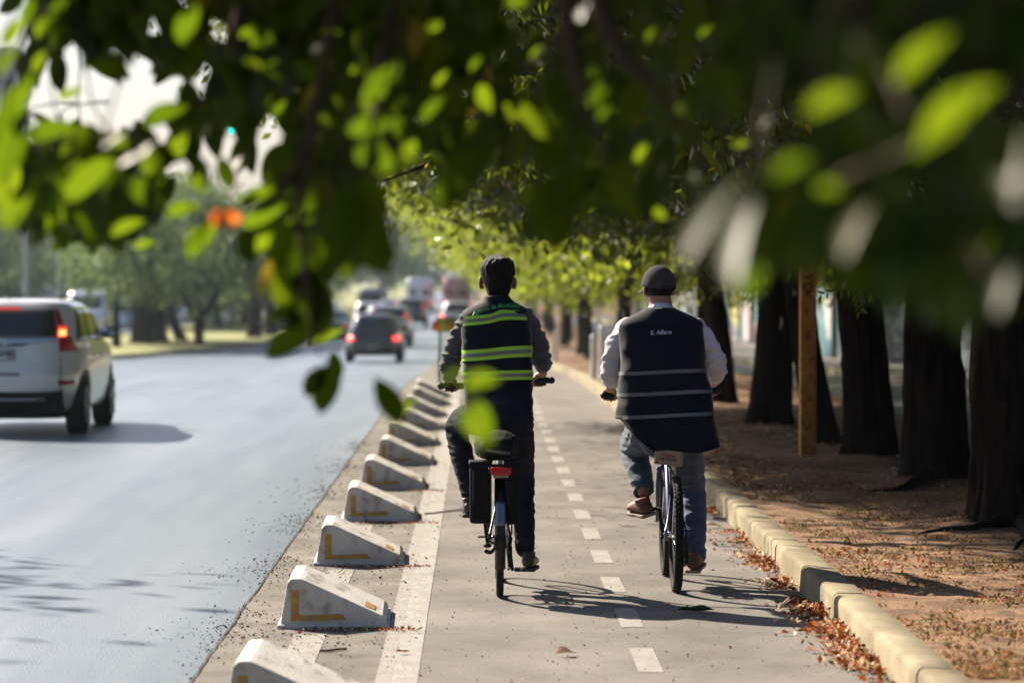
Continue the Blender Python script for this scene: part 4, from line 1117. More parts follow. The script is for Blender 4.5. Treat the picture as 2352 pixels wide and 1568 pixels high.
    if kind in ('suv', 'sedan', 'hatch', 'van'):
        for s in (-1, 1):
            zz = {'suv': 1.12, 'sedan': .98, 'hatch': .98, 'van': 1.25}[kind]; yy = {'suv': 2.92, 'sedan': 2.9, 'hatch': 2.6, 'van': 3.9}[kind]
            k = MB(); xx = side(yy, zz)
            k.box((s * (xx + .13), yy, zz + .03), (.20, .10, .15)); o = k.build('side_mirror', M['black']); o.parent = root; bevel(o, .03, 3)
            k = MB(); k.box((s * (xx + .02), yy + .02, zz - .02), (.08, .05, .03)); k2 = k.build('mirror_arm', M['black']); k2.parent = o
            if detail:
                k = MB(); k.box((s * (xx + .13), yy - .052, zz + .03), (.15, .004, .10)); k2 = k.build('mirror_glass', M['c_blue']); k2.parent = o
    if detail:
        patch('chrome_strip', lambda u, v: (u, rear(u, v) - .02, v), -.62, .62, 1.09, 1.125, M['c_blue'], shape=lambda u, v, a, b: (u, v - .035 * (1 - abs(u) / .62) ** .5 * (abs(u) < .45)), nu=30, nv=2, th=.02)
        patch('tailgate_recess', lambda u, v: (u, rear(u, v) - .010, v), -.40, .40, 1.035, 1.08, M['black'], shape=lambda u, v, a, b: (u * (.6 + .4 * b), v), nv=3)
        patch('tailgate_seam', fr, .668, .674, .45, .90, M['black'], nu=2, th=.004)
        patch('bumper_seam', fr, -.84, .84, .50, .505, M['black'], nv=2, th=.004)
        patch('pull_handle', fr, -.22, .22, .70, .72, M['black'], nv=2)
        patch('skid_plate', lambda u, v: (u, rear(u, v) - .022, v), -.5, .5, .40, .43, M['alu'], nv=2)
        # badge: three thin chrome bars inside a rounded frame
        k = MB()
        for s in (-1, 1): k.box((s * .045, rear(0, 1.07) - .03, 1.07), (.014, .012, .075)); k.box((s * .06, rear(0, 1.07) - .027, 1.07), (.006, .012, .085))
        k.box((0, rear(0, 1.07) - .03, 1.07), (.09, .012, .014)); k.box((0, rear(0, 1.07) - .027, 1.116), (.13, .012, .007)); k.box((0, rear(0, 1.07) - .027, 1.024), (.13, .012, .007))
        o = k.build('badge', M['chrome'], smooth=False); o.parent = root
        patch('exhaust_valance', lambda u, v: (u, rear(u, v) + .05, v), -.7, .7, .19, .28, M['black'], nv=2)
        patch('spoiler', lambda u, v: (u, rear(u, v) - .05, v), -.60, .60, 1.478, 1.50, paint, nv=2, th=.05)
        V, F = text_mesh('JKP-47-91', .07)
        o = mesh_obj('lettering', [(v.x * .85, rear(0, plz) - .024, v.y + plz) for v in V], F, M['black'], smooth=False); o.parent = pl
        k = MB(); k.tube([(.02, .62, 1.57), (.0, .50, 1.80)], [.008, .004], 6); o = k.build('antenna', M['black']); o.parent = root
        k = MB(); k.tube([(-.05, .16, 1.08), (.15, .17, 1.09), (.42, .19, 1.12)], .010, 6); o = k.build('rear_wiper', M['black']); o.parent = root
        for s in (-1, 1):
            k = MB(); k.tube([(s * .58, .7, 1.575), (s * .62, 1.4, 1.60), (s * .60, 2.2, 1.57)], .012, 8); o = k.build('roof_rail', M['black']); o.parent = root
            for sy in (1.55, 2.45):
                k = MB(); k.box((s * (side(sy, .86) + .012), sy, .90), (.02, .14, .025)); o = k.build('door_handle', paint); o.parent = root
    return root

suv = car('suv', M['white_paint'], -5.46, 38.25, 'white SUV with lit red brake lamps, cut off by the left edge of the picture', 'car', detail=True, name='suv')
G1 = 'vehicles in the lanes ahead'
def px2x(px, s): return (px - 1100) / s
def addcar(kind, paint, cx, s, label, cat, face=1, group=G1, brake='brake_far', name=None, Y=None):
    y = 7700 / s if Y is None else Y
    return car(kind, M[paint], (cx - 1100) / 7700 * y, y, label, cat, group, face, brake, name=name)
addcar('hatch', 'c_dark', 857, 77, 'dark car with silver roof right behind the low hanging leaves, nearest of the traffic queue', 'car')
addcar('suv', 'c_silver', 890, 61, 'silver car half hidden behind the dark silver roofed car, brake lamp glowing', 'car', name='silver_car')
addcar('sedan', 'c_green', 754, 60, 'dark green car left of the queue, mostly hidden by hanging leaves', 'car')
addcar('sedan', 'c_dark', 662, 50, 'dark car farthest left in the queue by the grass median, two red lamps lit', 'car')
addcar('hatch', 'c_white', 847, 49, 'white car roof showing just above the silver roofed dark car', 'car')
addcar('suv', 'c_dark', 942, 44, 'dark boxy car left of the rider in the neon banded vest', 'car', name='dark_suv')
addcar('sedan', 'c_silver', 898, 38, 'silver car between two dark ones far up the road', 'car')
addcar('van', 'c_grey', 856, 37, 'grey van far up the road above the white car roof', 'van')
addcar('hatch', 'c_white', 1048, 47, 'white car directly left of the left rider head', 'car')
addcar('bus', 'c_white', 963, 26.5, 'white bus with two small rear windows in the distance', 'bus')
addcar('bus', 'c_red', 1049, 27.5, 'dusty red bus beside the left rider head in the distance', 'bus')
addcar('truck', 'c_white', 1052, 25.3, 'tall white box truck behind the red bus', 'truck')
addcar('van', 'c_white', 1216, 40, 'pale van seen just right of the left rider neck', 'van')
G2 = 'vehicles beyond the grass median'
r2 = random.Random(3)
addcar('van', 'c_white', 222, 50, 'white van between the white SUV mirror and the thin median tree', 'van', -1, G2)
addcar('hatch', 'c_blue', 290, 47, 'pale blue car between the thin tree and the thick dark trunks', 'car', -1, G2)
addcar('suv', 'c_blue', 436, 42, 'light blue car facing the camera left of the forked tree', 'car', -1, G2, name='light_blue_car')
for i, (cx, s, kd, pt, lb) in enumerate(((505, 44, 'hatch', 'c_white', 'white car glinting just right of the forked median tree'), (535, 40, 'sedan', 'c_silver', 'silver car glinting second right of the forked median tree'),
        (566, 42, 'suv', 'c_white', 'white car third right of the forked median tree'), (600, 38, 'sedan', 'c_silver', 'silver car between the dark trunks right of the forked tree'), (630, 41, 'hatch', 'c_white', 'white car at the right end of the row beyond the median'),
        (480, 34, 'van', 'c_silver', 'silver van standing back behind the forked tree'), (385, 39, 'sedan', 'c_silver', 'silver car behind the leaning dark trunk on the median'))):
    addcar(kd, pt, cx, s, lb, 'car' if kd != 'van' else 'van', -1, G2, name='silver_suv' if (kd == 'suv') else None)

# ------------------------------------------------------------------ street furniture
def bollard(px, Y, h, label):
    p = P(px, 700, Y); z = earth_z(p.x, Y)
    t = thing('bollard', label, 'bollard', (p.x, Y, z), 'steel bollards behind the kerb')
    k = MB(); k.tube([(p.x, Y, z - .05), (p.x, Y, z + h - .05)], .047, 20, cap='flat', sub=1); o = k.build('post', M['steel'], t); sharpen(o, 50)
    k = MB(); k.ball((p.x, Y, z + h - .05), (.047, .047, .045), n=20); k.build('rounded_cap', M['steel'], t)
    k = MB(); k.tube([(p.x, Y, z), (p.x, Y, z + .02)], .075, 20, cap='flat', sub=1); o = k.build('base_ring', M['steel'], t); sharpen(o, 50)
bollard(1363, 56.5, .92, 'taller left one of the pair of steel bollards between the riders')
bollard(1382, 57.2, .92, 'right one of the pair of steel bollards, close to the white sleeve')
bollard(1275, 92, .83, 'lone far steel bollard just right of the left rider')

# weathered orange post with stacked dark letters
px_, pY = 1855, 31.4; p0 = P(px_, 1045, pY); z0 = earth_z(p0.x, pY); t = thing('orange_post', 'weathered square orange post with dark lettering, standing among the trunks', 'post', (p0.x, pY, z0))
k = MB(); k.box((p0.x, pY, z0 + 1.28), (.15, .15, 2.66)); o = k.build('post', M['post_orange'], t); bevel(o, .008, 2)
k = MB(); k.box((p0.x, pY, z0 + 2.62), (.17, .17, .03)); o = k.build('cap_plate', M['post_orange'], t); bevel(o, .005)
V, F = text_mesh('HOLA', .125); zt_ = P(0, 655, pY).z
o = mesh_obj('lettering', [(p0.x - .0 - v.y * .95, pY - .0785, zt_ + v.x * .62 * 1.0) for v in V], F, M['post_text'], t, smooth=False)
# small green post with yellow sign at the end of the barriers
pY = 52.5; p0 = P(1011, 890, pY); x0 = p0.x; t = thing('lane_marker_post', 'thin green post with yellow and orange sign panel at end of barrier row', 'sign post', (x0, pY, zg(pY)))
k = MB(); k.tube([(x0, pY, zg(pY)), (x0, pY, P(0, 762, pY).z)], .022, 10); k.build('post', M['greenpost'], t)
k = MB(); a = P(1002, 763, pY); b_ = P(1046, 733, pY); k.box(((a.x + b_.x) / 2, pY, (a.z + b_.z) / 2), (b_.x - a.x, .025, b_.z - a.z)); o = k.build('sign_panel', M['yellowsign'], t)
k = MB(); k.box((a.x - .02, pY - .0, (a.z + b_.z) / 2), (.10, .035, .15)); k.build('orange_panel', M['orangesign'], t)
k = MB(); k.box(((a.x + b_.x) / 2, pY, b_.z + .015), (b_.x - a.x + .02, .03, .03)); k.build('top_rail', M['greenpost'], t)
# street lamp posts beyond the median
for px, lb in ((60, 'grey street lamp post at far left behind the white SUV roof'), (137, 'grey street lamp post above the right part of the white SUV roof')):
    Y = 132; x = P(px, 600, Y).x; z = zg(Y)
    t = thing('street_lamp', lb, 'street lamp', (x, Y, z), 'street lamps beyond the median')
    k = MB(); k.tube([(x, Y, z), (x, Y, z + 4.5), (x, Y, z + 9)], [.12, .095, .075], 12, sub=1); k.build('post', M['lamp_grey'], t)
    k = MB(); k.tube([(x, Y, z + 8.9), (x + .3, Y, z + 9.3), (x + 1.5, Y, z + 9.5)], .05, 8); k.build('arm', M['lamp_grey'], t)
    k = MB(); k.box((x + 1.7, Y, z + 9.5), (.6, .22, .12)); o = k.build('lamp_head', M['lamp_grey'], t); bevel(o, .03)
# green traffic signal seen through the leaves
Y = 150; pp = P(535, 294, Y); t = thing('traffic_signal', 'traffic signal with lit green lamp seen through a gap in the leaves', 'traffic light', (pp.x + .6, Y, zg(Y)))
k = MB(); k.tube([(pp.x + 3.4, Y, zg(Y)), (pp.x + 3.4, Y, pp.z + .9), (pp.x + 2.6, Y, pp.z + 1.1), (pp.x, Y, pp.z + .8)], .08, 10); k.build('pole_and_arm', M['c_dark'], t)
k = MB(); k.box((pp.x, Y + .08, pp.z + .38), (.36, .22, 1.1)); o = k.build('signal_housing', M['black'], t); bevel(o, .03)
for i, m_ in enumerate((M['signal_green'], M['sole_dark'], M['redlens'])):
    k = MB(); k.tube([(pp.x, Y - .06, pp.z + .36 * i), (pp.x, Y - .02, pp.z + .36 * i)], .15 if i else .2, 16, cap='flat', sub=1); k.build('signal_lens', M['sole_dark'] if i else m_, t)

# ------------------------------------------------------------------ buildings
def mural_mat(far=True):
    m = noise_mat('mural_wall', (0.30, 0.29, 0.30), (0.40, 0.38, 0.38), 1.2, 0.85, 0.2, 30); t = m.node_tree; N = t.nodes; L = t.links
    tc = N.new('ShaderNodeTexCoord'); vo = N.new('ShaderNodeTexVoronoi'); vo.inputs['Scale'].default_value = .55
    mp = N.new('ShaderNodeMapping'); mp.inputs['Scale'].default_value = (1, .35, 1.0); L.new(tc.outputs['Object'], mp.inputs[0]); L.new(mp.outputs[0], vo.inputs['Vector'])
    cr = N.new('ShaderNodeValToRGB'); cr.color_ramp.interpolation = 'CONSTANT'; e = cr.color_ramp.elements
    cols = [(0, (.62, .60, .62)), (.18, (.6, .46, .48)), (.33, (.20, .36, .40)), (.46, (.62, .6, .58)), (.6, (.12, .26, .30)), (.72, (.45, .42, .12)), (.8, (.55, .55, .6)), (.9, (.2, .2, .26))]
    if not far: cols = [(a, (c[0] * .10, c[1] * .15, c[2] * .18)) for a, c in cols]  # near run: shade under the trees put into the mural colours
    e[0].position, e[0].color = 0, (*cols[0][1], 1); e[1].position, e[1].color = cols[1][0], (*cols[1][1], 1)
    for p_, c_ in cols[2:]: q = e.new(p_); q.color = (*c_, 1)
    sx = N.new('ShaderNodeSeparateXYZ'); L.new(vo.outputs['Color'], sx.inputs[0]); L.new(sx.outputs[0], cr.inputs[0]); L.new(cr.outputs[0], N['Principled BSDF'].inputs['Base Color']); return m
M['mural'] = mural_mat(); M['mural_shaded'] = mural_mat(False)
def wall_run(y0, y1, m, label):
    t = thing('mural_wall', label, 'wall', (10.6, (y0 + y1) / 2, zg((y0 + y1) / 2)))
    V = []; F = []; ys = list(np.linspace(y0, y1, int((y1 - y0) / 6) + 2))
    for i, y in enumerate(ys):
        for xx, zz in ((10.5, zg(y) + .1), (10.5, zg(y) + 3.6), (10.8, zg(y) + 3.6), (10.8, zg(y) + .1)): V.append((xx, y, zz))
        if i:
            b_ = 4 * i
            for j in range(3): F.append((b_ - 4 + j, b_ - 3 + j, b_ + 1 + j, b_ + j))
    F += [(0, 1, 2, 3), tuple(range(len(V) - 4, len(V)))]
    mesh_obj('wall', V, F, m, t, smooth=False)
    for y in ys[:-1]:
        k = MB(); k.box((10.44, y + .3, zg(y) + 1.9), (.12, .35, 3.7)); k.build('pilaster', M['side'], t, False)
wall_run(6, 98, M['mural_shaded'], 'teal mural wall with shade painted in, beyond the side road, seen between the near trunks')
wall_run(98.5, 228, M['mural'], 'pale pink and white mural wall far along the side road, beside the right rider shoulder')

def building(x0, x1, y, z1, name, label, rows, cols, dep=12):
    t = thing(name, label, 'building', ((x0 + x1) / 2, y, zg(y)))
    k = MB(); k.box(((x0 + x1) / 2, y + dep / 2, (z1 + zg(y)) / 2), (x1 - x0, dep, z1 - zg(y))); k.build('walls', M['pale_wall'], t, False)
    k = MB(); k.box(((x0 + x1) / 2, y + dep / 2, z1 + .25), (x1 - x0 + .6, dep + .6, .5)); k.build('parapet', M['pale_wall'], t, False)
    for r_ in range(rows):
        for c in range(cols):
            cx = x0 + (x1 - x0) * (c + .5) / cols; cz = zg(y) + 1.8 + (z1 - zg(y) - 2) * (r_ + .3) / rows
            k = MB(); k.box((cx, y + .02, cz), ((x1 - x0) / cols * .55, .10, 1.5)); k.build('window', M['glass'], t, False)
building(-62, -46, 330, 24, 'apartment_building', 'pale grey tower at far left top corner behind the leaves', 7, 4)
building(-44, -33, 300, 9, 'low_building', 'pale blue grey low building behind the thin median tree', 2, 4)
building(-31, -20, 340, 7.5, 'low_building', 'pale low building in the haze behind the forked tree', 2, 4)

# ------------------------------------------------------------------ trees
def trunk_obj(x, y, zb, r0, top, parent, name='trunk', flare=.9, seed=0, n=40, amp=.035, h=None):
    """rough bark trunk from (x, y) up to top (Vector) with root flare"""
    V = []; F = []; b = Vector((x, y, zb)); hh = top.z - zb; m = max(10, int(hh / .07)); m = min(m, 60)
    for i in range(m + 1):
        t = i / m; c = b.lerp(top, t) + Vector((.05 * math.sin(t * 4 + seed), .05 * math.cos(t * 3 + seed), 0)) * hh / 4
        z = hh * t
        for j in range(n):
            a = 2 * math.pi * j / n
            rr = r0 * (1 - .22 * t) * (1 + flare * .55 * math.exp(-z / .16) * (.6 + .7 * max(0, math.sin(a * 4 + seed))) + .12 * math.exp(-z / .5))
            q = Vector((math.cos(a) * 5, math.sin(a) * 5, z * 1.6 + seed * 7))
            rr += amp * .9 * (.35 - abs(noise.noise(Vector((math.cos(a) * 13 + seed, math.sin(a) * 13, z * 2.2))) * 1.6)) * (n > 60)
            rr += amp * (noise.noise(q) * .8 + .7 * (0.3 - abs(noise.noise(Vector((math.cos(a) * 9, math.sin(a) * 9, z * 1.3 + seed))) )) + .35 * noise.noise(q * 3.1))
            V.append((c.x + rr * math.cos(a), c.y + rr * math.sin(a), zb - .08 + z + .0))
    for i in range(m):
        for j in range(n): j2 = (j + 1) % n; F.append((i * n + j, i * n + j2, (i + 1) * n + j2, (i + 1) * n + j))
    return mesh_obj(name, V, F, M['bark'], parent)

def crown_cloud(nl, size, seed, rx=4.4, ry=4.4, z0=2.6, z1=8.5, clusters=150, sig=.38, droop=.7, flat=.5, lim=None):
    r = np.random.default_rng(seed)
    C = []
    while len(C) < clusters:
        p = r.uniform(-1, 1, 3); q = p[0] ** 2 + p[1] ** 2 + p[2] ** 2
        if q > 1 or q < .16: continue
        zc = (z0 + z1) / 2; hz = (z1 - z0) / 2
        z = zc + hz * (p[2] if p[2] > 0 else math.copysign(abs(p[2]) ** flat, p[2]))
        xx = p[0] * rx
        if lim is not None:
            xx -= .8 * (z - 3.2)
            if xx < lim - .97 * z + r.uniform(0, .5): continue
        C.append((xx, p[1] * ry, z, r.uniform(.6, 1.4)))
    C = np.array(C); idx = r.integers(0, len(C), nl)
    pos = C[idx, :3] + r.normal(size=(nl, 3)) * (sig * C[idx, 3:4]) * np.array([1.15, 1.15, .75])
    d = rand_dirs(nl, droop, r); n_ = r.normal(size=(nl, 3)); n_[:, 2] += 1.2
    return pos, d, n_, r.uniform(size * .7, size * 1.3, nl), C

def crown_mesh(nm, nl, size, seed, **kw):
    pos, d, n_, sz, C = crown_cloud(nl, size, seed, **kw)
    V, F = leaves_np(pos, d, n_, sz)
    o = mesh_obj(nm, V, F, M['row_leaf'] if size < .14 else (M['mid_leaf_lit'] if size < .19 else M['far_leaf']), None, False)
    me = o.data; bpy.data.objects.remove(o)
    return me, C
def limbs_mesh(C, z0, k=16, r0=.09, seed=0, zt=None):
    mb = MB(); r = random.Random(seed); idx = r.sample(range(len(C)), k)
    for i in idx:
        c = Vector(C[i][:3]); s = Vector((0, 0, z0 + r.uniform(-.3, .4)))
        mid = s.lerp(c, .5) + Vector((r.uniform(-.3, .3), r.uniform(-.3, .3), .5 + r.uniform(-.1, .3)))
        mb.tube([s, mid, c], [r0, r0 * .55, r0 * .14], 8, sub=5)
    me = bpy.data.meshes.new('limbs'); me.from_pydata(mb.v, [], mb.f); me.materials.append(M['bark']); me.update()
    me.polygons.foreach_set('use_smooth', np.ones(len(me.polygons), dtype=bool)); return me

rowvar = []
for s_ in range(3):
    me, C = crown_mesh('crown', 125000, .125, 20 + s_, rx=5.2, ry=4.2, z0=2.5, z1=8.6, clusters=330, sig=.40, lim=-.95)
    rowvar.append((me, limbs_mesh(C, 2.6, 18, .10, s_)))
midvar = []
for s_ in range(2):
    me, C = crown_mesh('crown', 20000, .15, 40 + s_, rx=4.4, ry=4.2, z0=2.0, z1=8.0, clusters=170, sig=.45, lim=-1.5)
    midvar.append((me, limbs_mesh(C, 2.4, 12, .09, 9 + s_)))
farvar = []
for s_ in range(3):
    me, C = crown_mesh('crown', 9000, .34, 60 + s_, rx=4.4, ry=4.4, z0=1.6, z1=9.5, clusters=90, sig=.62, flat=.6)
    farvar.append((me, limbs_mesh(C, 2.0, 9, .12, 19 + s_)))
medvar = []
for s_ in range(2):
    me, C = crown_mesh('crown', 9000, .20, 80 + s_, rx=3.0, ry=3.0, z0=2.2, z1=6.2, clusters=70, sig=.42, flat=.6)
    medvar.append((me, limbs_mesh(C, 2.0, 8, .08, 29 + s_)))

def tree(x, y, r0, var, label, group, rot=0, lean=(0, 0), zb=None, scale=1.0, zs=1.0, name='tree', top=2.9, fl=.9, amp=.035, off=(0, 0), cs=None):
    zb = zb if zb is not None else (earth_z(x, y) if 2 < x < 5 else zg(y))
    t = thing(name, label, 'tree', (x, y, zb), group)
    tp = Vector((x + lean[0], y + lean[1], zb + top))
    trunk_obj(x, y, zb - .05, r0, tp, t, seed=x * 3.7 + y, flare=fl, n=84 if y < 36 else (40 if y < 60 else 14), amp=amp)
    for me, nm in ((var[1], 'limbs'), (var[0], 'crown')):
        o = bpy.data.objects.new(nm, me); COL.objects.link(o); o.parent = t
        o.location = (lean[0] + off[0], lean[1] + off[1], 0); o.rotation_euler.z = rot; s = cs or scale; o.scale = (s, s, scale * zs)
    return t
GR = 'trees in the row behind the kerb'
RT = [(3.60, 22.2, .27, (-.12, .1), 'thick dark trunk nearest the camera at the right edge, rough bark and roots'),
      (3.72, 27.1, .245, (-.02, 0), 'thick upright dark trunk second from the right edge'),
      (3.58, 30.4, .215, (-.32, 0), 'dark trunk leaning left, just right of the orange post with a gap between'),
      (3.50, 33.9, .155, (-.42, .1), 'slim dark trunk directly behind the orange post'),
      (3.30, 38.3, .23, (.12, 0), 'broad dark trunk just left of the orange post'),
      (3.28, 44.6, .15, (-.35, 0), 'dark trunk right beside the white sleeve of the right rider'),
      (3.4, 51.0, .17, (.1, 0), 'trunk hidden mostly behind the right rider shoulder'),
      (3.2, 58.5, .15, (-.1, 0), 'trunk behind the right rider cap'),
      (3.5, 67, .15, (.1, 0), 'trunk in the shade left of the right rider cap'),
      (3.3, 76, .15, (.0, 0), 'shaded trunk above the pair of steel bollards'),
      (3.6, 86, .15, (.1, 0), 'far shaded trunk between the bollard pair and the lone bollard'),
      (3.2, 97, .15, (-.1, 0), 'far trunk just right of the lone bollard')]
for i, (x, y, r0, ln, lb) in enumerate(RT):
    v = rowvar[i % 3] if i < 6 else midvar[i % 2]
    tree(x, y, r0, v, lb, GR, rot=.08 * math.sin(i * 4), lean=ln, top=3.0, zs=1.0, amp=.032 if i < 3 else .02, off=(((1.3, .9, .5)[i] if i < 3 else (1.3 if i in (6, 7, 8) else -.1)), (1.2, -.6, .4, 0, 0, 0)[i] if i < 6 else 0), scale=1.0)
for i in range(7):
    y = 108 + 13 * i
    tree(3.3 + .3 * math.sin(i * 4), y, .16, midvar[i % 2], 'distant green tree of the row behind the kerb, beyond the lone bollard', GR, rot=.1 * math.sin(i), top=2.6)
# second rank to the right
for i, (x, y) in enumerate(((7.6, 27), (8.0, 36), (8.2, 46), (8.0, 58), (8.3, 72), (8.2, 88))):
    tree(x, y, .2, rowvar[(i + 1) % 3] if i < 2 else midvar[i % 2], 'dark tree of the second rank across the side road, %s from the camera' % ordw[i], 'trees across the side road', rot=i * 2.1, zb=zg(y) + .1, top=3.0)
# median trees
GM = 'trees on the grass median'
def ptree(px, Y, r0, var, lb, grp, **kw):
    x = P(px, 700, Y).x; tree(x, Y, r0, var, lb, grp, zb=zg(Y) + .12, **kw)
ptree(268, 120, .15, medvar[0], 'thin median tree with narrow fork, right of the white SUV mirror', GM, top=2.0, rot=1, scale=.85, off=(1.2, 0))
ptree(326, 128, .42, medvar[1], 'wide dark double trunk on the median left of the leaning trunk', GM, top=2.0, rot=2, scale=.95)
ptree(360, 130, .40, medvar[0], 'wide dark trunk on the median touching its left neighbour', GM, top=2.0, rot=3.4, scale=.9)
ptree(418, 133, .22, medvar[1], 'trunk leaning left on the median just before the forked tree', GM, lean=(-.8, 0), top=2.2, rot=.4, scale=.8)
for i_, (px__, Y__) in enumerate(((300, 165), (380, 172), (500, 168), (545, 180), (640, 175), (700, 185))): ptree(px__, Y__, .22, medvar[i_ % 2], 'dark tree of the second line on the median, behind the trunks nearest the road', 'second line of median trees', top=2.2, rot=i_ * 1.1, scale=1.0)
ptree(585, 140, .3, medvar[0], 'dark trunk on the median right of the glinting parked cars', GM, top=2.2, rot=5, scale=.9)
ptree(622, 146, .3, medvar[1], 'last dark trunk on the median before the hanging leaves hide it', GM, top=2.2, rot=2.6, scale=.9)
# forked median tree
Y = 126; x = P(457, 700, Y).x; z = zg(Y) + .12
t = thing('forked_tree', 'median tree whose dark trunk splits into a wide Y', 'tree', (x, Y, z), GM)
k = MB(); fk_ = P(457, 735, Y); 
k.tube([(x, Y, z - .1), fk_], [.20, .17], 12); k.tube([fk_, P(425, 690, Y), P(408, 640, Y), P(418, 570, Y)], [.14, .12, .10, .06], 10); k.tube([fk_, P(490, 690, Y), P(512, 630, Y), P(520, 580, Y), P(560, 540, Y)], [.14, .12, .11, .08, .05], 10)
k.build('trunk', M['bark'], t)
o = bpy.data.objects.new('crown', medvar[0][0]); COL.objects.link(o); o.parent = t; o.location = (.3, 0, .5); o.rotation_euler.z = .9; o.scale = (1.05, 1, .9)
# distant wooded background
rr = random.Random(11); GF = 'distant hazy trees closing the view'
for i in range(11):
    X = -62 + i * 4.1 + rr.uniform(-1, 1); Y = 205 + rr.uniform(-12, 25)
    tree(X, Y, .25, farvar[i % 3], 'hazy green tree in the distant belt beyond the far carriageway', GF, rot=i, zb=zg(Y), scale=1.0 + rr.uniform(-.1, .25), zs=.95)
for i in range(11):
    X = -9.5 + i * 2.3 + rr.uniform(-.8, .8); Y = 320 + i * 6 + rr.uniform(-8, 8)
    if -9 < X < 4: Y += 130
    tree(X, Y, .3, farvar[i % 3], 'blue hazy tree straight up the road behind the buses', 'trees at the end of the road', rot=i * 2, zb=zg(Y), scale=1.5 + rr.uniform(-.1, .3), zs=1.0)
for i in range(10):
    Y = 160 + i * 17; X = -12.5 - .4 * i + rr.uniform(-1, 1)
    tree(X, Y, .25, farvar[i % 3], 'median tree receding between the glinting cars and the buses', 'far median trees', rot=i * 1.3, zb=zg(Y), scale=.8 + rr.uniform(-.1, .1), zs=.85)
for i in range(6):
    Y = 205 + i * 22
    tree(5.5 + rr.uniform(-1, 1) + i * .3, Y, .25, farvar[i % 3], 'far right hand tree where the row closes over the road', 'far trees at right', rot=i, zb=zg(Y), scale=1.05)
# two trees standing left of the picture that throw dappled shade on the road
tree(-13.6, 27.0, .25, farvar[0], 'roadside tree outside the left edge shading the carriageway', None, rot=1, zb=0, zs=1.0, top=3, scale=.9)

# ------------------------------------------------------------------ foreground tree, leaves hanging in front of the lens
SD = np.array(SUN_DIR)
LIT = []      # (centre) of leaves reached by the sun: the crown has gaps there
def px_leaf(px, py, ln, ang, Y, mode, roll=0.0):
    """a leaf seen at (px, py), ln long in the picture, Y metres away"""
    c = np.array(P(px, py, Y)); a = R(ang)
    if mode == 'glow': n = SD + np.array((0, 0, 0))
    elif mode == 'sheen': n = SD + np.array((0, -1, 0))
    elif mode == 'dark': n = np.array((.25 * math.sin(px), -.9, .35))
    n = n / np.linalg.norm(n)
    rx = roll or .25 * math.sin(px * 1.3 + py)
    n = n + rx * np.array((math.cos(px), 0, math.sin(py))) * .6; n /= np.linalg.norm(n)
    d = np.array((math.cos(a), -(n[0] * math.cos(a) + n[2] * math.sin(a)) / n[1], math.sin(a)))
    d[1] = max(-1.1, min(1.1, d[1]))
    L = ln / FPX * Y
    if mode != 'dark': LIT.append((c, .028 + .42 * min(L, .2)))
    d = d / 1.0; sz = L * np.linalg.norm(d); sz = min(sz, L * 1.6)
    return (c - d / np.linalg.norm(d) * sz / 2, d, n, sz, .55 if (mode == 'sheen' and ln > 100) else 1.0)
GL, SH, DK = 'glow', 'sheen', 'dark'
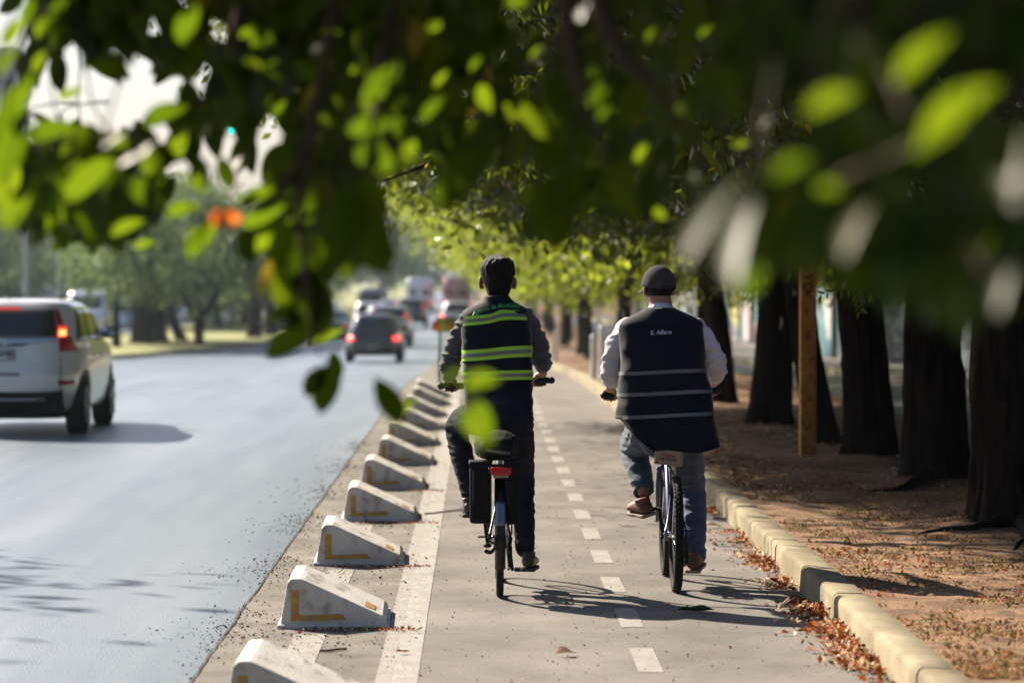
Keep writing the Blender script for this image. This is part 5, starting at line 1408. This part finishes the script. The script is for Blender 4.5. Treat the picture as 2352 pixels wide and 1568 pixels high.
spec = [(206, 405, 170, 50, 6.5, GL), (259, 319, 66, 40, 6, SH), (337, 341, 80, 60, 6, SH), (300, 364, 66, 30, 6, SH), (457, 397, 95, 100, 6.9, GL), (532, 382, 80, 80, 7.5, SH),
 (416, 480, 78, 20, 6.9, GL), (465, 540, 130, 60, 6.9, GL), (592, 450, 95, 25, 6.9, GL), (607, 491, 115, 35, 6.9, GL), (626, 536, 115, 50, 6.9, GL), (431, 49, 110, 75, 6.5, GL), (135, 15, 70, 60, 6.5, GL),
 (64, 22, 70, 80, 6.5, GL), (37, 470, 135, 70, 6, GL), (22, 338, 180, 80, 6, GL), (40, 225, 150, 70, 6, GL), (12, 140, 90, 60, 6, GL), (112, 300, 120, 20, 6.5, GL), (375, 262, 110, 30, 7, GL), (412, 320, 80, 90, 7, GL),
 (161, 215, 60, 30, 7, GL), (566, 75, 50, 30, 7, GL), (641, 248, 52, 60, 7.5, GL), (873, 195, 150, 62, 6, GL), (993, 247, 84, 55, 6.5, GL), (1094, 142, 50, 60, 7, GL), (1012, 180, 50, 60, 7, GL), (850, 289, 112, 15, 6.2, GL),
 (858, 356, 110, -45, 6.5, GL), (760, 75, 42, 10, 7, GL), (738, 127, 60, -50, 7, SH), (1113, 225, 62, -70, 7, GL), (712, 499, 62, 20, 7.0, GL), (1188, 4, 60, 0, 7, GL), (1376, 217, 62, 40, 6, GL), (1387, 254, 52, 70, 6, GL),
 (1494, 79, 45, 80, 7, GL), (1472, 349, 62, 85, 7, GL), (1515, 491, 36, -30, 7, GL), (1631, 487, 290, 62, 4.2, SH), (1692, 535, 270, 82, 4.2, SH), (1597, 420, 50, -70, 6, SH), (1339, 22, 60, 80, 6, SH), (1477, 15, 50, 30, 6, SH),
 (1759, 277, 50, 60, 6, SH), (1804, 384, 115, 30, 4, GL), (2116, 124, 180, 50, 4, GL), (1902, 229, 130, 28, 4, GL), (2202, 255, 250, 38, 3.9, GL), (2120, 337, 66, 30, 4, GL), (1902, 431, 60, 0, 4.2, GL), (1962, 514, 180, 68, 4, SH),
 (2322, 356, 260, 86, 3.8, SH), (2269, 562, 60, 80, 4.4, GL), (1981, 131, 110, -60, 4, SH), (1725, 646, 110, 75, 4.2, GL), (2299, 650, 150, 75, 4, SH), (1100, 872, 95, 10, 5.6, GL), (1035, 862, 62, 30, 5.6, GL), (1098, 968, 110, -62, 5.8, GL),
 (925, 940, 90, 60, 7.4, GL), (750, 770, 80, 30, 8, GL), (90, 140, 60, 70, 7, GL), (735, 650, 70, 60, 8, GL), (1000, 60, 60, 20, 7, GL), (1230, 120, 40, 60, 7, GL), (290, 520, 90, 30, 7, GL), 
 (30, 70, 90, 60, 6.5, GL), (330, 560, 50, 20, 7.5, GL), (20, 270, 120, 85, 7, GL), (15, 420, 130, 75, 7.2, GL), (95, 60, 60, 75, 7, GL), (1620, 70, 45, 50, 7, GL), (1560, 250, 40, 120, 7, GL), (1700, 330, 40, 10, 7, GL)]
darks = [(700, 600, 150, 80, 7.0, DK), (722, 675, 150, 100, 7.0, DK), (662, 640, 140, 70, 7.1, DK), (742, 722, 120, 75, 7.0, DK), (690, 715, 130, 95, 7.1, DK), (650, 560, 130, 85, 7.1, DK), (880, 570, 110, 100, 5.9, DK), (790, 570, 130, 75, 5.9, DK), (752, 882, 140, 78, 7.6, DK), (724, 872, 90, 60, 7.6, DK), (893, 918, 128, 118, 7.2, DK), (672, 778, 150, 35, 7.4, DK), (770, 838, 80, 100, 7.8, DK), (800, 500, 190, 82, 5.6, DK), (850, 520, 190, 98, 5.7, DK), (838, 450, 150, 60, 5.9, DK),
 (1262, 470, 180, 92, 6.2, DK), (1285, 500, 160, 78, 6.3, DK), (1050, 410, 170, 60, 6.5, DK), (1075, 380, 120, 70, 6.4, DK), (570, 555, 110, 100, 7.5, DK), (518, 395, 90, 110, 7.4, DK), (700, 640, 160, 85, 7, DK), (690, 690, 150, 70, 7.1, DK), (1100, 985, 90, -70, 5.9, DK)]
spec = [(a[0], a[1], a[2], a[3], a[4] * (1.17 if a[4] > 5.5 else 1.0), a[5]) for a in spec]
darks = [(a[0], a[1], a[2], a[3], a[4] * (1.1 if a[4] > 5.5 else 1.0), a[5]) for a in darks]
near = [px_leaf(*a) for a in spec] + [px_leaf(*a) for a in darks]
holes = [(105, 161, 22, 42), (165, 142, 30, 52), (225, 225, 55, 66), (262, 124, 17, 24), (319, 169, 25, 46), (337, 232, 62, 46), (405, 210, 25, 42), (469, 165, 27, 32), (461, 221, 34, 26), (352, 64, 30, 26), (502, 71, 26, 30), (416, 4, 17, 14),
         (82, 232, 24, 27), (124, 262, 30, 22), (71, 322, 17, 18), (120, 338, 20, 20), (469, 337, 26, 20), (532, 326, 32, 26), (619, 307, 36, 46), (262, 270, 46, 24), (375, 300, 32, 22), (30, 75, 30, 52), (20, 195, 26, 50), (160, 250, 30, 30)]
masses = [(560, 30, 560, 90, 260), (570, 200, 95, 120, 85), (300, 175, 250, 150, 240), (720, 200, 140, 200, 140), (690, 520, 78, 205, 160), (830, 505, 66, 92, 22), (200, 450, 170, 95, 190), (90, 340, 120, 80, 60), (330, 330, 120, 60, 26), (470, 300, 90, 40, 14), (560, 300, 60, 60, 14),
          (1150, 230, 190, 150, 75), (1420, 330, 180, 150, 60), (1500, 140, 220, 160, 60), (1262, 470, 36, 80, 8), (950, 90, 230, 140, 110), (860, 290, 90, 120, 30), (1060, 360, 60, 70, 10), (710, 400, 90, 110, 34)]
rn = np.random.default_rng(4)
def blocked(c):
    """near leaf standing in the sun of a lit leaf"""
    for l, lr in LIT:
        v = c - l; s = v.dot(SD)
        if s > .03 and np.linalg.norm(v - s * SD) < lr + .03: return True
    return False
for (cx, cy, ax, ay, cnt) in masses:
    k_ = 0; tries = 0
    while k_ < cnt and tries < cnt * 30:
        tries += 1
        u = rn.uniform(-1, 1, 2)
        if u @ u > 1: continue
        px, py = cx + ax * u[0], cy + ay * u[1]; Y = rn.uniform(7.8, 10.6); L = rn.uniform(.095, .145)
        a = rn.uniform(-2.6, -.5); lp = L / Y * FPX * .85
        ok = True
        for f in (-.45, 0, .45):
            qx, qy = px + f * lp * math.cos(a), py - f * lp * math.sin(a)
            for (hx, hy, hw_, hh_) in holes:
                if ((qx - hx) / (hw_ + 1)) ** 2 + ((qy - hy) / (hh_ + 1)) ** 2 < 1: ok = False
        if not ok: continue
        if any(abs(px - s[0]) < s[2] * .62 and abs(py - s[1]) < s[2] * .62 and Y < s[4] + .25 for s in spec): continue
        c = np.array(P(px, py, Y))
        if blocked(c): continue
        n = np.array((rn.normal() * .5, -1 + rn.normal() * .5, rn.normal() * .6 + .3)); d = np.array((math.cos(a), rn.normal() * .3, math.sin(a)))
        near.append((c - d / np.linalg.norm(d) * L / 2, d, n, L)); k_ += 1
# loose foliage at the right, closer to the lens
for (cx, cy, ax, ay, cnt) in ((2110, 430, 280, 250, 110), (2060, 80, 350, 130, 70), (2230, 590, 130, 130, 26), (1800, 540, 90, 110, 12), (1700, 120, 160, 140, 24)):
    k_ = 0
    while k_ < cnt:
        u = rn.uniform(-1, 1, 2)
        if u @ u > 1: continue
        px, py = cx + ax * u[0], cy + ay * u[1]; Y = rn.uniform(4.2, 6.2); L = rn.uniform(.08, .13); c = np.array(P(px, py, Y)); a = rn.uniform(-2.6, -.5)
        if blocked(c): k_ += .2; continue
        if any(abs(proj(*c)[0] - s[0]) < 60 and abs(proj(*c)[1] - s[1]) < 70 and c[1] < s[4] + .4 for s in spec): k_ += .1; continue
        n = np.array((rn.normal() * .5, -1 + rn.normal() * .5, rn.normal() * .6 + .3)); d = np.array((math.cos(a), rn.normal() * .3, math.sin(a)))
        near.append((c - d / np.linalg.norm(d) * L / 2, d, n, L)); k_ += 1

def near_tree(nm, label, x, y, cond, shade, limbs):
    t = thing(nm, label, 'tree', (x, y, 0.1))
    trunk_obj(x, y, .1, .2, Vector((x - .1, y, 3.4)), t, seed=x, n=24)
    k = MB()
    for pts, r0 in limbs: k.tube(pts, [r0 * (1 - .8 * i / (len(pts) - 1)) for i in range(len(pts))], 8, sub=5)
    k.build('limbs', M['twig'], t)
    L = [q for q in near if cond(q[0])]
    pos = np.array([q[0] for q in L]); d = np.array([q[1] for q in L]); n = np.array([q[2] for q in L]); s = np.array([q[3] for q in L]); wf = np.array([q[4] if len(q) > 4 else 1.0 for q in L])
    V, F = leaves_np(pos, d, n, s, 1, wf); mesh_obj('hanging_leaves', V, F, M['near_leaf'], t, True)
    if y > 6:
        ol = [px_leaf(518, 503, 66, 10, 7.0, 'glow'), px_leaf(497, 497, 34, 120, 7.0, 'glow')]
        Vo, Fo = leaves_np(np.array([q[0] for q in ol]), np.array([q[1] for q in ol]), np.array([q[2] for q in ol]), np.array([q[3] for q in ol]), 1)
        mesh_obj('withered_leaf', Vo, Fo, M['orange_leaf'], t, True)
    # twigs joining the leaves: every leaf hangs on a short stalk towards a shared twig
    k = MB(); r = random.Random(2)
    order = sorted(range(len(L)), key=lambda i: (round(pos[i][0] * 3), -pos[i][2]))
    col_ = {}
    for i in order: col_.setdefault((round(pos[i][0] / .16), round(pos[i][1] / .5)), []).append(i)
    for key, ids in col_.items():
        ids = sorted(ids, key=lambda i: -pos[i][2]); top = pos[ids[0]]
        if len(ids) < 2: continue
        pts = [Vector((top[0] + .15, top[1] + .05, top[2] + .5)), Vector((top[0] + .03, top[1], top[2] + .12))] + [Vector(pos[i]) for i in ids[:6]]
        q = [pts[0], pts[1]]
        for p_ in pts[2:]:
            if p_.z < q[-1].z - .02: q.append(p_.lerp(q[-1], .25))
        if len(q) > 2: k = MB(); k.tube(q, [.005] + [.0028] * (len(q) - 1), 5, sub=3); k.build('twig', M['twig'], t)
    # high crown that keeps the sun off the leaves below, open where sun reaches them
    x0, x1, y0, y1, z1, cnt = shade; r = np.random.default_rng(int(y * 10))
    p_ = np.stack([r.uniform(x0, x1, cnt), r.uniform(y0, y1, cnt), r.uniform(0, 1, cnt)], 1)
    zl = 2.05 + .1 * p_[:, 1]; p_[:, 2] = zl + (z1 - zl) * p_[:, 2]
    # clump
    cl = r.uniform(size=(260, 3)) * np.array([x1 - x0, y1 - y0, z1 - 2.3]) + np.array([x0, y0, 2.3])
    j = r.integers(0, 260, cnt); p_[:, :2] = p_[:, :2] * .45 + cl[j, :2] * .55; 
    keep = np.ones(cnt, bool)
    dd = rand_dirs(len(p_), .5, r); mid_ = p_ + dd * .055
    for l, lr in LIT:
        v = mid_ - l; s2 = v @ SD; dist = np.linalg.norm(v - s2[:, None] * SD, axis=1); keep &= ~((s2 > 0) & (dist < lr + .012))
    keep &= p_[:, 2] > 2.0 + .098 * p_[:, 1]
    p_ = p_[keep]; dd = dd[keep]; nn = r.normal(size=(len(p_), 3)); nn[:, 2] += .8
    V, F = leaves_np(p_, dd, nn, r.uniform(.09, .135, len(p_))); mesh_obj('crown', V, F, M['near_leaf'], t, False)
    return t
lim1 = [([(2.6, 8.6, 3.2), (1.6, 8.4, 3.5), (.2, 8.2, 3.45), (-1.3, 8.0, 3.3), (-2.6, 8.3, 3.2)], .07),
        ([(1.0, 8.4, 3.5), (.0, 7.8, 3.1), (-.25, 7.6, 2.7), P(700, 420, 7.6), P(700, 600, 7.6), P(720, 780, 7.7)], .02),
        ([(-.4, 8.2, 3.5), P(560, -40, 8), P(500, 200, 8.2), P(300, 300, 8.2), P(120, 330, 8)], .016),
        ([P(700, 350, 7.6), P(640, 440, 7.6), P(540, 480, 7.6), P(470, 470, 7.6)], .009), ([P(720, 780, 7.7), P(745, 830, 7.7)], .004), ([P(900, 40, 7.4), P(860, 250, 7), P(840, 420, 6.2)], .012),
        ([P(1300, -60, 5.9), P(1310, 110, 5.9), P(1345, 240, 6.0), P(1400, 380, 6.1)], .016), ([P(1350, -60, 5.9), P(1430, 120, 5.9), P(1530, 230, 6.0), P(1620, 370, 6.1)], .018),
        ([P(1010, 840, 6.3), P(1060, 850, 6.4), P(1100, 880, 6.5), P(1100, 960, 6.6)], .003)]
near_tree('foreground_tree', 'blurred dark leaves with sunlit green ones hanging over the left and middle of the picture', 2.7, 8.7, lambda q: not (q[1] < 6.3 and q[0] > .55), (-5.8, 2.5, 3.0, 15.0, 6.6, 270000), lim1)
lim2 = [([(2.2, 4.6, 3.0), (1.4, 4.5, 3.2), (.6, 4.3, 3.1)], .04), ([P(2150, -60, 4.3), P(2060, 170, 4.2), P(2000, 330, 4.1), P(1990, 440, 4.1)], .004), ([P(2400, 60, 4.1), P(2330, 240, 3.9), P(2230, 330, 3.9)], .004),
        ([P(1800, -60, 4.4), P(1760, 250, 4.3), P(1710, 380, 4.2)], .003)]
near_tree('foreground_tree', 'heavily blurred big bright and pale leaves close to the camera at top right', 2.3, 4.7, lambda q: (q[1] < 6.3 and q[0] > .55), (-3.2, 2.6, 1.5, 8.0, 5.2, 90000), lim2)

# sunlit sprigs of the row trees hanging free below the crowns, in focus
def sprig(x, y, z, L, seed, label):
    r = random.Random(seed); k = MB(); pos = []; dd = []; nn = []; ss = []
    a = Vector((x + .25, y, z + .45)); pts = [a, Vector((x + .08, y, z + .2)), Vector((x, y, z))]
    for b in range(5):
        s = Vector(pts[2]).lerp(Vector(pts[1]), b / 5); e = s + Vector((r.uniform(-.3, .12), r.uniform(-.1, .1), r.uniform(-.25, .0))) * L
        k.tube([s, (s + e) / 2 + Vector((0, 0, .02)), e], [.003, .0025, .0015], 5)
        for j in range(11):
            p_ = s.lerp(e, j / 10); sd = 1 if j % 2 else -1; d = (e - s).normalized(); w_ = Vector((-d.z, 0, d.x)) * sd * .8 + d * .5 + Vector((0, r.uniform(-.4, .4), -.35))
            pos.append(p_); dd.append(w_); nn.append(Vector(SUN_DIR) + Vector((r.uniform(-.4, .4), r.uniform(-.3, .3), r.uniform(-.4, .4)))); ss.append(r.uniform(.045, .075))
    k.tube(pts, [.006, .004, .003], 6)
    V, F = leaves_np(np.array(pos), np.array(dd), np.array(nn), np.array(ss), 1)
    return k, V, F
spr = [(1985, 620, 23.5, 1.2), (1960, 660, 23.5, 1.0), (2010, 560, 23.5, .8), (1770, 55, 20, .8), (1920, 50, 20, .7), (2055, 50, 20, .6), (1745, 215, 21, .6), (1740, 290, 21, .9), (1700, 330, 21, .7), (1800, 150, 21, .5), (1010, 345, 24, .9), (1060, 330, 24, .9), (1100, 300, 25, .7),
       (1240, 200, 22, .9), (1260, 260, 23, 1.1), (1290, 300, 23, .9), (1200, 350, 26, 1.1), (1180, 400, 26, .9), (1380, 480, 28, 1.2), (1430, 500, 30, 1.1), (1640, 600, 32, 1.3), (1600, 620, 34, 1.2), (1240, 430, 30, 1.3), (1130, 250, 24, .6), (1330, 440, 29, 1.0), (1560, 640, 36, 1.2), (1450, 600, 36, 1.3)]
rowtrees = [o for o in bpy.data.objects if o.name.split('.')[0] == 'tree' and o.get('group') == GR]
for i, (px, py, Y, L) in enumerate(spr):
    p = P(px, py, Y); k, V, F = sprig(p.x, Y, p.z, L, i, '')
    T = min(rowtrees, key=lambda o: abs(o.location.y - Y))
    o = mesh_obj('sunlit_sprig', V, F, M['row_leaf'], T); tw = k.build('sprig_twig', M['twig']); tw.parent = o
k = MB(); k.tube([P(1560, 60, 24), P(1330, 215, 24), P(1130, 310, 24), P(1000, 370, 24), P(880, 415, 24)], [.05, .04, .03, .018, .008], 8, sub=6); k.tube([P(1130, 310, 24), P(1060, 345, 24.2), P(990, 350, 24.4)], [.012, .008, .004], 6); k.build('low_branch', M['bark'], min(rowtrees, key=lambda o: abs(o.location.y - 24)))

# ------------------------------------------------------------------ roots, litter, small things
def scatter(name, label, cat, m, fn, cnt, s0, s1, zoff=.004, flat=.5, big=0, seed=1, up=1.0):
    r = np.random.default_rng(seed); P_ = []
    while len(P_) < cnt:
        q = fn(r)
        if q is None: continue
        P_.append(q)
    pos = np.array(P_, float); pos[:, 2] += zoff
    d = r.normal(size=(cnt, 3)); d[:, 2] *= flat * .5; d[:, 2] = np.abs(d[:, 2])
    n = r.normal(size=(cnt, 3)) * flat; n[:, 2] += up
    V, F = leaves_np(pos, d, n, r.uniform(s0, s1, cnt), big)
    o = mesh_obj(name, V, F, m, None, False); tag(o, label, cat, None, 'stuff'); return o
def f_kerbfoot(r):
    y = r.uniform(14.2, 30); x = 1.84 - abs(r.normal()) * .10; c = noise.noise(Vector((0, y * 1.3, 3))) + .25 * noise.noise(Vector((0, y * 5, 3)))
    if c < -.02 + .25 * r.random() - .15 * (y < 17.2): return None
    if x < 1.35: return None
    return (x, y, .006 + abs(r.normal()) * .012 * (x > 1.7))
scatter('kerb_leaf_litter', 'orange and red dry leaves piled along the foot of the kerb', 'leaf litter', M['litter'], f_kerbfoot, 1500, .015, .055, flat=.9, seed=3)
def f_kerbpile(r):
    y, s_ = ((16.3, .6), (17.8, .2), (15.4, .4), (20.9, .45), (16.9, .3))[r.integers(0, 5)]; y = y + r.normal() * s_ * .6; x = 1.83 - abs(r.normal()) * .085
    return (x, y, .01 + abs(r.normal()) * .018)
scatter('kerb_leaf_pile', 'denser heaps of curled orange leaves against the kerb', 'leaf litter', M['litter'], f_kerbpile, 1500, .015, .055, flat=1.1, seed=4)
def f_earth(r):
    x = r.uniform(2.03, 5); y = r.uniform(14, 60)
    if noise.noise(Vector((x * 1.1, y * .7, 7))) + .5 * noise.noise(Vector((x * 4, y * 3, 7))) < .02 + .3 * r.random(): return None
    return (x, y, earth_z(x, y))
scatter('earth_leaf_litter', 'rust coloured fallen leaves strewn over the bare earth under the trees', 'leaf litter', M['litter'], f_earth, 9000, .012, .045, flat=.8, seed=5)
def f_straw(r):
    x = r.uniform(2.03, 4.6); y = 13.8 + 16 * r.random() ** 1.4
    if noise.noise(Vector((x * 1.6, y * 1.1, 1))) + .6 * noise.noise(Vector((x * 5, y * 4, 1))) < .35 * r.random() - .12: return None
    return (x, y, earth_z(x, y))
scatter('dry_grass', 'short dry grass and straw bits covering the earth strip', 'dry grass', M['straw'], f_straw, 22000, .006, .034, flat=1.6, seed=6, zoff=.0, up=.3)
def f_seed(r):
    k_ = r.integers(0, 7); y = 13.5 + 3.76 * k_ + r.normal() * .75 - .25; x = -1.0 + r.normal() * .33
    if r.random() < .25: x = -1.3 + r.normal() * .08
    if not (-1.9 < x < -.2): return None
    return (x, y, zg(y) + .003)
scatter('seed_debris', 'dark seeds and crumbs scattered around the concrete barriers', 'debris', M['seed'], f_seed, 5200, .008, .022, flat=1.0, seed=7)
def f_lane(r): x = r.uniform(-.9, 1.7); y = r.uniform(14.2, 34); return (x, y, zg(y) + .003)
scatter('lane_debris', 'sparse dark crumbs and specks on the cycle lane', 'debris', M['seed'], f_lane, 1300, .006, .018, flat=1.0, seed=8)
scatter('lane_petals', 'tiny red petals and leaf bits thinly scattered on the cycle lane', 'leaf litter', M['litter'], f_lane, 170, .010, .03, flat=.8, seed=12)
def f_toe(r): 
    k_ = r.integers(0, 5); return (-1.0 + r.uniform(0.1, .7), 13.42 + 3.76 * k_ - abs(r.normal()) * .06, .004)
scatter('barrier_leaf_litter', 'small reddish leaf crumbs swept against the front of the barriers', 'leaf litter', M['litter'], f_toe, 1500, .008, .025, flat=1.0, seed=9)

def fallen(px, py, L, ang, m, label, curl=.4):
    x, Y = None, None
    Y = 7700 * 1.8 / (py - 640); p = P(px, py, Y); z = .012
    r = random.Random(px); V = []; F = []; a = R(ang); rows = 8
    for i in range(rows + 1):
        t_ = i / rows; w_ = L * .20 * (math.sin(math.pi * t_ ** .8) ** 1.2 if 0 < t_ < 1 else 0) + .001
        for s in (-1, -.5, 0, .5, 1):
            lx = (t_ - .5) * L; ly = s * w_; lz = curl * abs(s) ** 1.5 * w_ * .75 * (1 + .5 * math.sin(t_ * 7 + px)) + .02 * math.sin(t_ * 5 + px) * L
            V.append((p.x + lx * math.cos(a) - ly * math.sin(a), Y + lx * math.sin(a) + ly * math.cos(a), z + lz + .006))
    for i in range(rows):
        for j in range(4): k_ = i * 5 + j; F.append((k_, k_ + 1, k_ + 6, k_ + 5))
    o = mesh_obj('fallen_leaf', V, F, m); tag(o, label, 'leaf', 'single leaves lying on the lane'); md = o.modifiers.new('s', 'SOLIDIFY'); md.thickness = .0015
fallen(1598, 1410, .20, 4, M['greenleaf'], 'green curled leaf lying in the riders shadow near the kerb', 1.1)
fallen(1300, 1509, .11, 20, M['paleleaf'], 'small curled tan leaf with a thin stalk near the bottom centre', 1.3)
fallen(1840, 1400, .26, 10, M['shoe_brown'], 'big brown curled leaf against the kerb', .9)
fallen(1785, 1438, .08, 60, M['paleleaf'], 'pale upturned leaf left of the kerb pile', 1.6)
fallen(1822, 1440, .09, 120, M['paleleaf'], 'pale upturned leaf touching the orange pile', 1.6)
fallen(1800, 1462, .07, 10, M['paleleaf'], 'small flat pale leaf below the two upturned ones', .8)
fallen(1640, 1213, .14, 15, M['paleleaf'], 'yellowish leaf by the kerb behind the right rider foot', .8)
fallen(925, 1505, .07, 15, M['litter'], 'orange leaf lying on the white edge line at the bottom', 1.0)
# surface roots of the two nearest trees
def roots(T, pts_list):
    for pts in pts_list:
        k = MB(); q = [Vector((x, y, earth_z(x, y) + dz)) for x, y, dz in pts]; k.tube(q, [max(.006, .026 * (1 - i / len(q)) * (1.1 if i else 2.2)) for i in range(len(q))], 10, sub=5)
        for i, v in enumerate(k.v):
            n_ = noise.noise(Vector(v) * 14) * .012; k.v[i] = (v[0] + n_, v[1] + n_, v[2] + n_)
        k.build('surface_root', M['bark'], T)
t1 = min(rowtrees, key=lambda o: abs(o.location.y - 22.2)); t2 = min(rowtrees, key=lambda o: abs(o.location.y - 27.1))
roots(t1, [[(3.5, 22.0, .05), (3.22, 21.75, .025), (2.98, 21.7, .012), (2.8, 21.55, -.015)], [(3.55, 21.8, .045), (3.45, 21.1, .015), (3.3, 20.5, .006), (3.2, 20.1, -.02)]])
roots(t2, [[(3.6, 26.8, .04), (3.3, 26.3, .015), (3.05, 26.1, .005), (2.8, 25.8, -.02)]])
for x, y, r0 in ((3.02, 29.2, .03), (2.6, 33.0, .02), (3.3, 25.5, .03)):
    pass
# twigs on the ground
def ground_stick(a, b, r0, label):
    k = MB(); A = P(a[0], a[1], a[2]); B = P(b[0], b[1], b[2])
    def zz(v): return (earth_z(v.x, v.y) if v.x > 2.03 else zg(v.y)) + r0 + .004
    pts = []
    for i in range(6):
        v = A.lerp(B, i / 5); v = v + Vector((.02 * math.sin(i * 2.1), .02 * math.cos(i * 1.7), 0)); v.z = zz(v); pts.append(v)
    k.tube(pts, r0, 6); o = k.build('fallen_twig', M['twig']); tag(o, label, 'twig', 'fallen twigs')
def gy(py, z=0): return 7700 * (1.8 - z) / (py - 640)
ground_stick((975, 1183, gy(1183)), (1070, 1170, gy(1172)), .006, 'thin twig reaching from a barrier toe across the edge line')
ground_stick((735, 1500, gy(1500)), (800, 1494, gy(1494)), .006, 'short dark twig lying below the second barrier')
ground_stick((1640, 1148, gy(1148, .15)), (1710, 1150, gy(1150, .15)), .01, 'dark twig on the earth close to the right rider leg')
# ------------------------------------------------------------------ haze
if HAZE:
    hz = MB(); hz.box((0, 300, 22), (300, 1100, 60)); hz.v = [(x, y, (-9.0 if z < 0 else 60.0)) for x, y, z in hz.v]
    hm = bpy.data.materials.new('haze'); hm.use_nodes = True; hm.node_tree.nodes.clear()
    ou = hm.node_tree.nodes.new('ShaderNodeOutputMaterial'); pv = hm.node_tree.nodes.new('ShaderNodeVolumePrincipled')
    pv.inputs['Color'].default_value = (.72, .86, 1, 1); pv.inputs['Density'].default_value = HAZE; pv.inputs['Anisotropy'].default_value = .3
    hm.node_tree.links.new(pv.outputs[0], ou.inputs['Volume'])
    ho = hz.build('haze', hm, None, False); tag(ho, 'thin bluish morning haze filling the avenue', 'haze', None, 'stuff')
